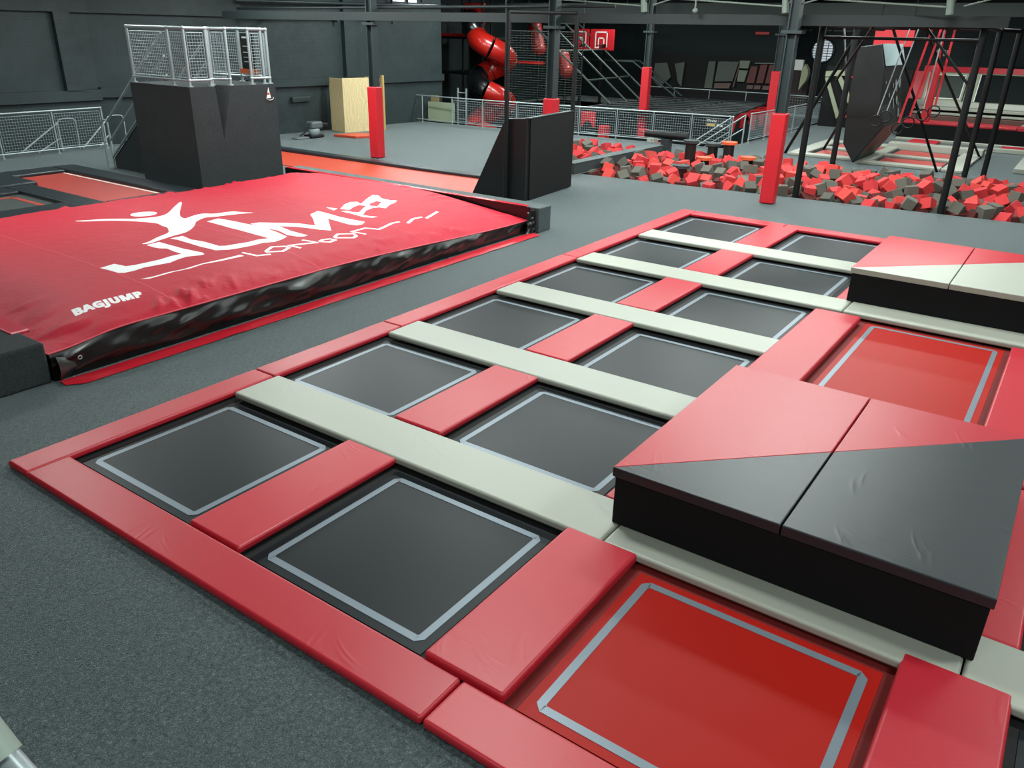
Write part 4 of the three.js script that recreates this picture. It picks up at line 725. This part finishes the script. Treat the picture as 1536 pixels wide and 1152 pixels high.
// ---------------------------------------------------------------- roof trusses above the beam
{
  const trussAt = (x, z, lb) => {
    const t = thing('roof_truss', lb, 'truss');
    mesh('strut', tube([x - 0.25, H - 0.02, z], [x, 3.72, z], 0.07), M.trussPale, t); mesh('strut', tube([x + 0.9, H - 0.02, z], [x, 3.9, z], 0.035), M.truss, t);
    mesh('tie_rod', tube([x - 0.02, 3.84, z], [x - 2.3, 3.98, z], 0.018), M.trussPale, t); mesh('tie_rod', tube([x + 0.2, 3.86, z], [x + 0.9, 4.05, z], 0.015), M.trussPale, t);
    mesh('boss', sphere(x - 0.02, 3.82, z, 0.06), M.trussPale, t);
  };
  trussAt(-2.28, -15.0, 'pale roof truss foot above the beam near the wedge wall'); trussAt(0.78, -15.1, 'pale roof truss foot above the tall red padded pillar'); trussAt(3.7, -15.4, 'pale roof truss foot above the ninja rig');
  const h = thing('pendant_sensor', 'small pale pendant hanging from the roof ties', 'pendant'); mesh('stem', tube([-1.1, 3.78, -15], [-1.1, H - 0.02, -15], 0.02), M.trussPale, h); mesh('bulb', sphere(-1.1, 3.75, -15, 0.055), M.trussPale, h);
  const gg = thing('valley_gutter', 'dark green roof valley beam behind the trusses', 'beam'); mesh('gutter', bx(-17, 15, 3.98, 4.35, -27.0, -27.3), std({ color: 0x15211f, roughness: 0.7 }), gg);
  const tl = thing('tube_lamp', 'pair of short white tube lamps hanging at the far end', 'lamp'); mesh('tube', bx(-13.4, -11.9, 4.3, 4.35, -33, -33.05), M.lampGlow, tl); mesh('tube', bx(-13.4, -12.1, 4.1, 4.15, -33, -33.05), M.lampGlow, tl); mesh('hanger', [tube([-13.2, 4.1, -33.02], [-13.2, H - 0.01, -33.02], 0.01, 6), tube([-12.2, 4.1, -33.02], [-12.2, H - 0.01, -33.02], 0.01, 6)], M.painted, tl);
  const pl = new THREE.PointLight(0xf2fffb, 3, 0, 2); pl.position.set(-12.6, 4.2, -32.9); pl.castShadow = true; pl.name = 'tube_light'; scene.add(pl);
}
// ---------------------------------------------------------------- ninja rig over the foam pit
{
  const t = thing('ninja_rig', 'black steel obstacle rig of posts and braces over the foam pit', 'rig');
  const P = [[1.25, -16.23], [1.08, -19.73], [4.2, -16.43], [3.94, -21.66], [4.28, -22.62]];
  for (const [x, z] of P) mesh('post', tube([x, -0.9, z], [x, 3.6, z], 0.07, 10), M.black, t);
  const beam = (a, b, r = 0.05) => mesh('beam', tube(a, b, r, 8), M.black, t);
  beam([1.25, 3.55, -16.23], [4.2, 3.55, -16.43]); beam([1.25, 3.3, -16.23], [4.2, 3.3, -16.43], 0.03); beam([1.25, 3.55, -16.23], [1.08, 3.55, -19.73]); beam([1.08, 3.55, -19.73], [1.0, 3.55, -23]); beam([4.2, 3.55, -16.43], [3.94, 3.55, -21.66]); beam([1.08, 3.55, -19.73], [3.97, 3.55, -19.9]); beam([3.94, 3.55, -21.66], [4.28, 3.55, -22.62]);
  const br = (a, b, r = 0.035) => mesh('brace', tube(a, b, r, 8), M.black, t);
  br([-1.3, 0, -23.5], [1.1, 3.5, -20.0], 0.045); br([-0.6, 0, -25.2], [1.02, 2.6, -22.6], 0.04); br([3.15, 0, -22.67], [1.9, 3.5, -19.8]); br([3.75, 0, -26.6], [2.6, 3.5, -19.85]); br([3.2, 3.5, -16.4], [4.15, 2.5, -16.43], 0.025);
  br([0.2, 3.6, -22.0], [1.06, 2.2, -19.8], 0.025); br([1.15, 2.4, -18.4], [2.2, 3.5, -16.35], 0.03);
  beam([2.2, 3.55, -18.4], [3.5, 3.55, -18.5], 0.04); 
  // straps with rings
  const strap = (xt, zt, xb, yb, red, lb) => {
    const s = thing('hanging_ring', lb, 'ring', 'hanging rings of the rig');
    mesh('strap', bar([xt, 3.54, zt], [xb, yb + 0.12, zt + 0.02], red ? 0.045 : 0.025, 0.012), red ? M.redPost : M.wire, s);
    const g = new THREE.TorusGeometry(0.12, 0.014, 8, 24); g.translate(xb, yb, zt + 0.02); mesh('ring', g, M.black, s);
  };
  strap(2.5, -18.5, 2.18, 1.55, false, 'black ring hanging on the first grey strap from the big black pad'); strap(2.68, -18.5, 2.37, 1.66, false, 'black ring hanging on the second grey strap from the big black pad'); strap(2.95, -18.5, 2.67, 1.42, true, 'black ring on the lower red strap next to the grey straps'); strap(3.12, -18.55, 2.87, 1.56, true, 'black ring on the brighter red strap of the rig'); strap(3.2, -18.5, 3.13, 1.75, false, 'black ring hanging in front of the far red post, lower one'); strap(3.4, -18.5, 3.35, 1.84, true, 'black ring on the thin red strap over the far red post');
  // large black padded obstacle
  const b = thing('hexagon_obstacle', 'large black padded hexagonal obstacle hanging over the foam pit', 'obstacle');
  const s = new THREE.Shape([[1.0, 0.11], [0.68, 0.58], [0.62, 1.5], [0.6, 2.6], [0.63, 3.07], [1.16, 3.15], [1.33, 2.62], [1.42, 1.62], [1.62, 1.1]].map(p => new THREE.Vector2(...p)));
  const g = new THREE.ExtrudeGeometry(s, { depth: 2.6, bevelEnabled: true, bevelSize: 0.03, bevelThickness: 0.03, bevelSegments: 2 }); g.translate(0, 0, -24.9);
  mesh('pad', uvm(g), std({ color: 0x080b0c, roughness: 0.5 }), b);
  mesh('silver_cap', [poly([[1.2, 3.19, -22.3], [1.38, 2.64, -22.3], [1.38, 2.64, -24.9], [1.2, 3.19, -24.9]])], std({ color: 0x8b9a9c, roughness: 0.45, metalness: 0.3, side: THREE.DoubleSide }), b, 'silver grey upper facet');
  const spots = []; for (let i = 0; i < 14; i++) { const y = rr(1.15, 2.3), z = rr(-24.8, -22.4); const c = new THREE.CircleGeometry(rr(0.05, 0.16), 10); c.scale(rr(0.5, 1.2), rr(0.6, 1.4), 1); c.rotateY(Math.PI / 2); c.rotateZ(0.16); c.translate(1.48 + (1.62 - y) * (y < 1.62 ? 0.38 : 0.09), y, z); spots.push(c); }
  mesh('print', spots, std({ color: 0x6f7472, roughness: 0.5 }), b, 'pale blotchy print');
  const rb = thing('red_banner', 'plain red banner hanging behind the black hexagonal obstacle', 'banner'); mesh('sheet', rbx(0.0, 1.15, 3.1, 3.9, -26.6, -26.66, 0.02), M.redPost, rb); mesh('cord', [tube([0.1, 3.9, -26.63], [0.1, H - 0.005, -26.63], 0.012, 6), tube([1.05, 3.9, -26.63], [1.05, H - 0.005, -26.63], 0.012, 6)], M.black, rb);
}
// ---------------------------------------------------------------- far trampoline court behind the foam pit
{
  const pg = M.greyPale, L = 'far court';
  const pad = (x0, x1, z0, z1, y1, m, label, group = 'pale pads of the far court') => tag(mesh('court_pad', rbx(x0, x1, 0.002, y1, z0, z1, 0.025), m), label, 'pad', group);
  const bed = (x0, x1, z0, z1, label) => { const t = thing('far_trampoline', label, 'trampoline', 'red trampolines of the far court'); mesh('jump_bed', bx(x0 + 0.1, x1 - 0.1, 0.01, 0.02, z0, z1), vinyl(0xa83a34, 0.5, 0.001), t); mesh('edge_webbing', bx(x0, x1, 0.002, 0.012, z0 + 0.1, z1 - 0.1), M.bedEdge, t); };
  // left unit
  pad(-1.1, 0.95, -23.1, -23.5, 0.09, pg, 'pale front pad of the far court left of the hexagonal obstacle'); pad(-1.12, -0.65, -23.52, -27.6, 0.09, pg, 'pale side pad of the far court at the fence end'); pad(-0.63, 0.95, -25.2, -25.6, 0.09, pg, 'pale middle pad of the far court left of the obstacle'); pad(-0.63, 0.95, -27.2, -27.6, 0.09, pg, 'pale rear pad of the far court left of the obstacle');
  bed(-0.63, 0.95, -23.6, -25.1, 'dim red trampoline in the far court by its pale front pad'); bed(-0.63, 0.95, -25.7, -27.1, 'dim red trampoline in the far court behind the pale middle pad');
  // right unit
  pad(0.97, 3.2, -22.75, -23.15, 0.09, pg, 'pale front pad of the far court right of the obstacle'); pad(0.97, 1.3, -23.17, -27.4, 0.09, pg, 'pale pad between the two halves of the far court'); pad(1.32, 3.2, -24.75, -25.1, 0.09, pg, 'pale middle pad of the far court right of the obstacle'); pad(3.22, 3.75, -22.75, -26.95, 0.09, pg, 'wide pale side pad of the far court behind the rig posts'); pad(0.97, 3.75, -27.0, -27.5, 0.22, pg, 'long raised pale pad at the rear of the far court');
  bed(1.32, 3.2, -23.25, -24.65, 'red trampoline in the far court below the hanging rings'); bed(1.32, 3.2, -25.2, -26.9, 'red trampoline in the far court before the raised pale pad');
  pad(3.77, 9, -28.6, -28.85, 0.14, pg, 'long pale pad running towards the edge behind the rig posts'); pad(0.6, 9, -30.1, -30.3, 0.1, pg, 'thin pale pad in front of the black platform');
  pad(1.2, 2.1, -28.9, -30.0, 0.1, M.red[0], 'red square pad on the far court near the obstacle', 'red square pads of the far court'); pad(4.0, 5.0, -28.9, -30.0, 0.1, M.red[1], 'red square pad on the far court beyond the rig posts', 'red square pads of the far court');
  for (const [a, b] of [[0.2, 1.15], [2.15, 3.95], [5.05, 7]]) tag(mesh('grey_trampoline', bx(a, b, 0.004, 0.03, -28.9, -30.0), std({ color: 0x4d5251, roughness: 0.6 })), a < 1 ? 'grey trampoline left of the red square pad in the far court' : a < 3 ? 'grey trampoline between the two red square pads' : 'grey trampoline beyond the second red square pad', 'trampoline', 'grey trampolines of the far court');
  pad(4.85, 5.4, -23.9, -27.0, 0.14, pg, 'pale slanted pad at the edge of the next court unit');
  tag(mesh('far_bed', bx(5.45, 7.5, 0.004, 0.03, -24.1, -27), vinyl(0x8e2a28, 0.5, 0.001)), 'dark red trampoline bed of the next court unit', 'trampoline');
  // raised black platform with red top and angled wall
  const p = thing('raised_platform', 'black fronted raised platform with red pads in front of the sloping wall', 'platform');
  mesh('front', bx(0.4, 12, 0, 0.5, -31.2, -34.1), M.boxBlack, p); mesh('top_pad', rbx(0.4, 4.2, 0.5, 0.58, -31.2, -32.4, 0.02), M.red[0], p); mesh('top_pad', prism([[4.22, -31.2], [12, -31.2], [12, -31.6], [4.22, -32.4]], 0.5, 0.58), M.red[2], p); mesh('top_pad', prism([[4.22, -32.42], [12, -31.62], [12, -33.2], [4.22, -33.2]], 0.5, 0.575), pg, p); mesh('step_pad', rbx(0.4, 12, 0.5, 0.68, -33.3, -33.6, 0.02), std({ color: 0x5d3a34, roughness: 0.6 }), p); mesh('step_pad', rbx(0.4, 12, 0.7, 0.78, -33.5, -33.9, 0.02), pg, p); mesh('step_pad', rbx(0.4, 12, 0.86, 0.96, -33.7, -34.1, 0.02), pg, p);
  const w = thing('sloping_trampoline_wall', 'pale padded sloping wall with dark trampolines and a red top strip', 'trampoline wall');
  const zAt = y => -34.1 - (y - 0.96) * 0.5; const quad = (nm, x0, x1, y0, y1, m, off) => mesh(nm, poly([[x0, y0, zAt(y0) + off], [x1, y0, zAt(y0) + off], [x1, y1, zAt(y1) + off], [x0, y1, zAt(y1) + off]]), m, w);
  const DB = std({ color: 0x2f3833, roughness: 0.75, side: THREE.DoubleSide }), DBB = new THREE.MeshPhysicalMaterial({ color: 0x0c1414, roughness: 0.8, specularIntensity: 0.4, side: THREE.DoubleSide });
  mesh('frame', [prism([[0.3, -34.12], [12, -34.12], [12, -35.2], [0.3, -35.2]], 0.0, 0.96)], M.boxBlack, w);
  quad('backing', 0.3, 12, 0.96, 2.4, std({ color: 0x8f9681, roughness: 0.6, side: THREE.DoubleSide }), 0);
  quad('lower_pad', 0.3, 12, 0.98, 1.16, pg, 0.02); quad('jump_bed', 0.62, 1.85, 1.26, 2.1, DB, 0.03); quad('jump_bed', 2.36, 4.6, 1.2, 2.16, DBB, 0.03); quad('jump_bed', 4.9, 8, 1.2, 2.16, DBB, 0.03);
  quad('border_tape', 0.62, 1.85, 2.08, 2.11, M.white, 0.035); quad('border_tape', 0.62, 1.85, 1.25, 1.28, M.white, 0.035); quad('border_tape', 0.6, 0.63, 1.25, 2.11, M.white, 0.035); quad('border_tape', 1.83, 1.86, 1.25, 2.11, M.white, 0.035); quad('border_tape', 2.34, 2.37, 1.2, 2.16, M.white, 0.035);
  quad('pad_gap', 1.93, 1.97, 1.18, 2.18, M.dark, 0.036); quad('red_strip', 0.3, 12, 2.2, 2.4, M.red[0], 0.03); quad('red_side', 0.0, 0.5, 1.2, 2.2, M.red[1], 0.028);
  const rp = thing('red_post', 'bright red padded post standing on the black platform', 'post'); mesh('pad', rbx(1.08, 1.36, 0.58, 2.5, -31.35, -31.6, 0.04), M.redPost, rp); mesh('pole', tube([1.22, 2.5, -31.48], [1.22, H - 0.02, -31.48], 0.05), M.redPost, rp);
  // dark panelled wall with pale pads left of the obstacle
  const d = thing('pad_frame_wall', 'dark wall panel with pale slanted pads behind the far court', 'panel');
  const q = (nm, pts, m, z = -33, dd = 0.1) => { const s = new THREE.Shape(pts.map(k => new THREE.Vector2(...k))); const g = new THREE.ExtrudeGeometry(s, { depth: dd, bevelEnabled: false }); g.translate(0, 0, z); mesh(nm, uvm(g), m, d); };
  q('panel', [[-3.0, 0], [0.2, 0], [0.2, 2.3], [-3.0, 2.3]], M.black, -33.2, 0.15); const PP = std({ color: 0x8f947c, roughness: 0.7 });
  q('pale_pad', [[-2.98, 1.9], [-2.06, 1.98], [-2.14, 2.2], [-2.98, 2.1]], PP); q('pale_pad', [[-2.98, 1.85], [-2.86, 1.89], [-2.18, 0.49], [-2.27, 0.33]], PP); q('pale_pad', [[-2.55, 1.95], [-2.37, 1.96], [-1.64, 0.83], [-1.72, 0.62]], PP); q('red_corner', [[-2.05, 0.45], [-1.6, 0.3], [-1.55, 0.75]], vinyl(0xa8443c));
  q('red_corner', [[-2.0, 1.95], [-1.7, 2.0], [-1.8, 1.75]], M.redPost);
  // hanging dark net curtain behind the rig
  struct('partition_net', [bx(-12.5, -5.6, 2.45, H, -36.74, -36.7), bx(2.0, 15.5, 2.45, H, -36.4, -36.34)], std({ color: 0x131c1e, roughness: 0.9 }), 'dark safety netting hung above the far trampolines', 'net');
}

{
  const m = thing('wall_marking', 'three short white strokes painted on the far dark wall behind the rig', 'marking');
  for (const x of [-0.2, 0.08, 0.2]) mesh('stroke', bx(x, x + 0.08, 2.7, 2.95, -39.9, -39.885), M.white, m);
}
// near rail at the viewing platform
{
  const t = thing('viewing_rail', 'bright steel handrail end of the viewing platform', 'handrail');
  mesh('rail', tube([4.7744, 1.7875, 1.815], [4.95, 1.615, 1.775], 0.024, 20), M.steel, t);
  mesh('coupling', tube([4.60, 1.968, 1.842], [4.7744, 1.7875, 1.815], 0.032, 20), std({ color: 0x9aa59c, roughness: 0.6, metalness: 0.3 }), t);
  mesh('post', tube([4.95, 0, 1.775], [4.95, 1.63, 1.775], 0.024, 16), M.steel, t);
  mesh('post', tube([4.6, 0, 1.842], [4.6, 1.98, 1.842], 0.024, 16), M.steel, t);
}
renderer.render(scene, camera);
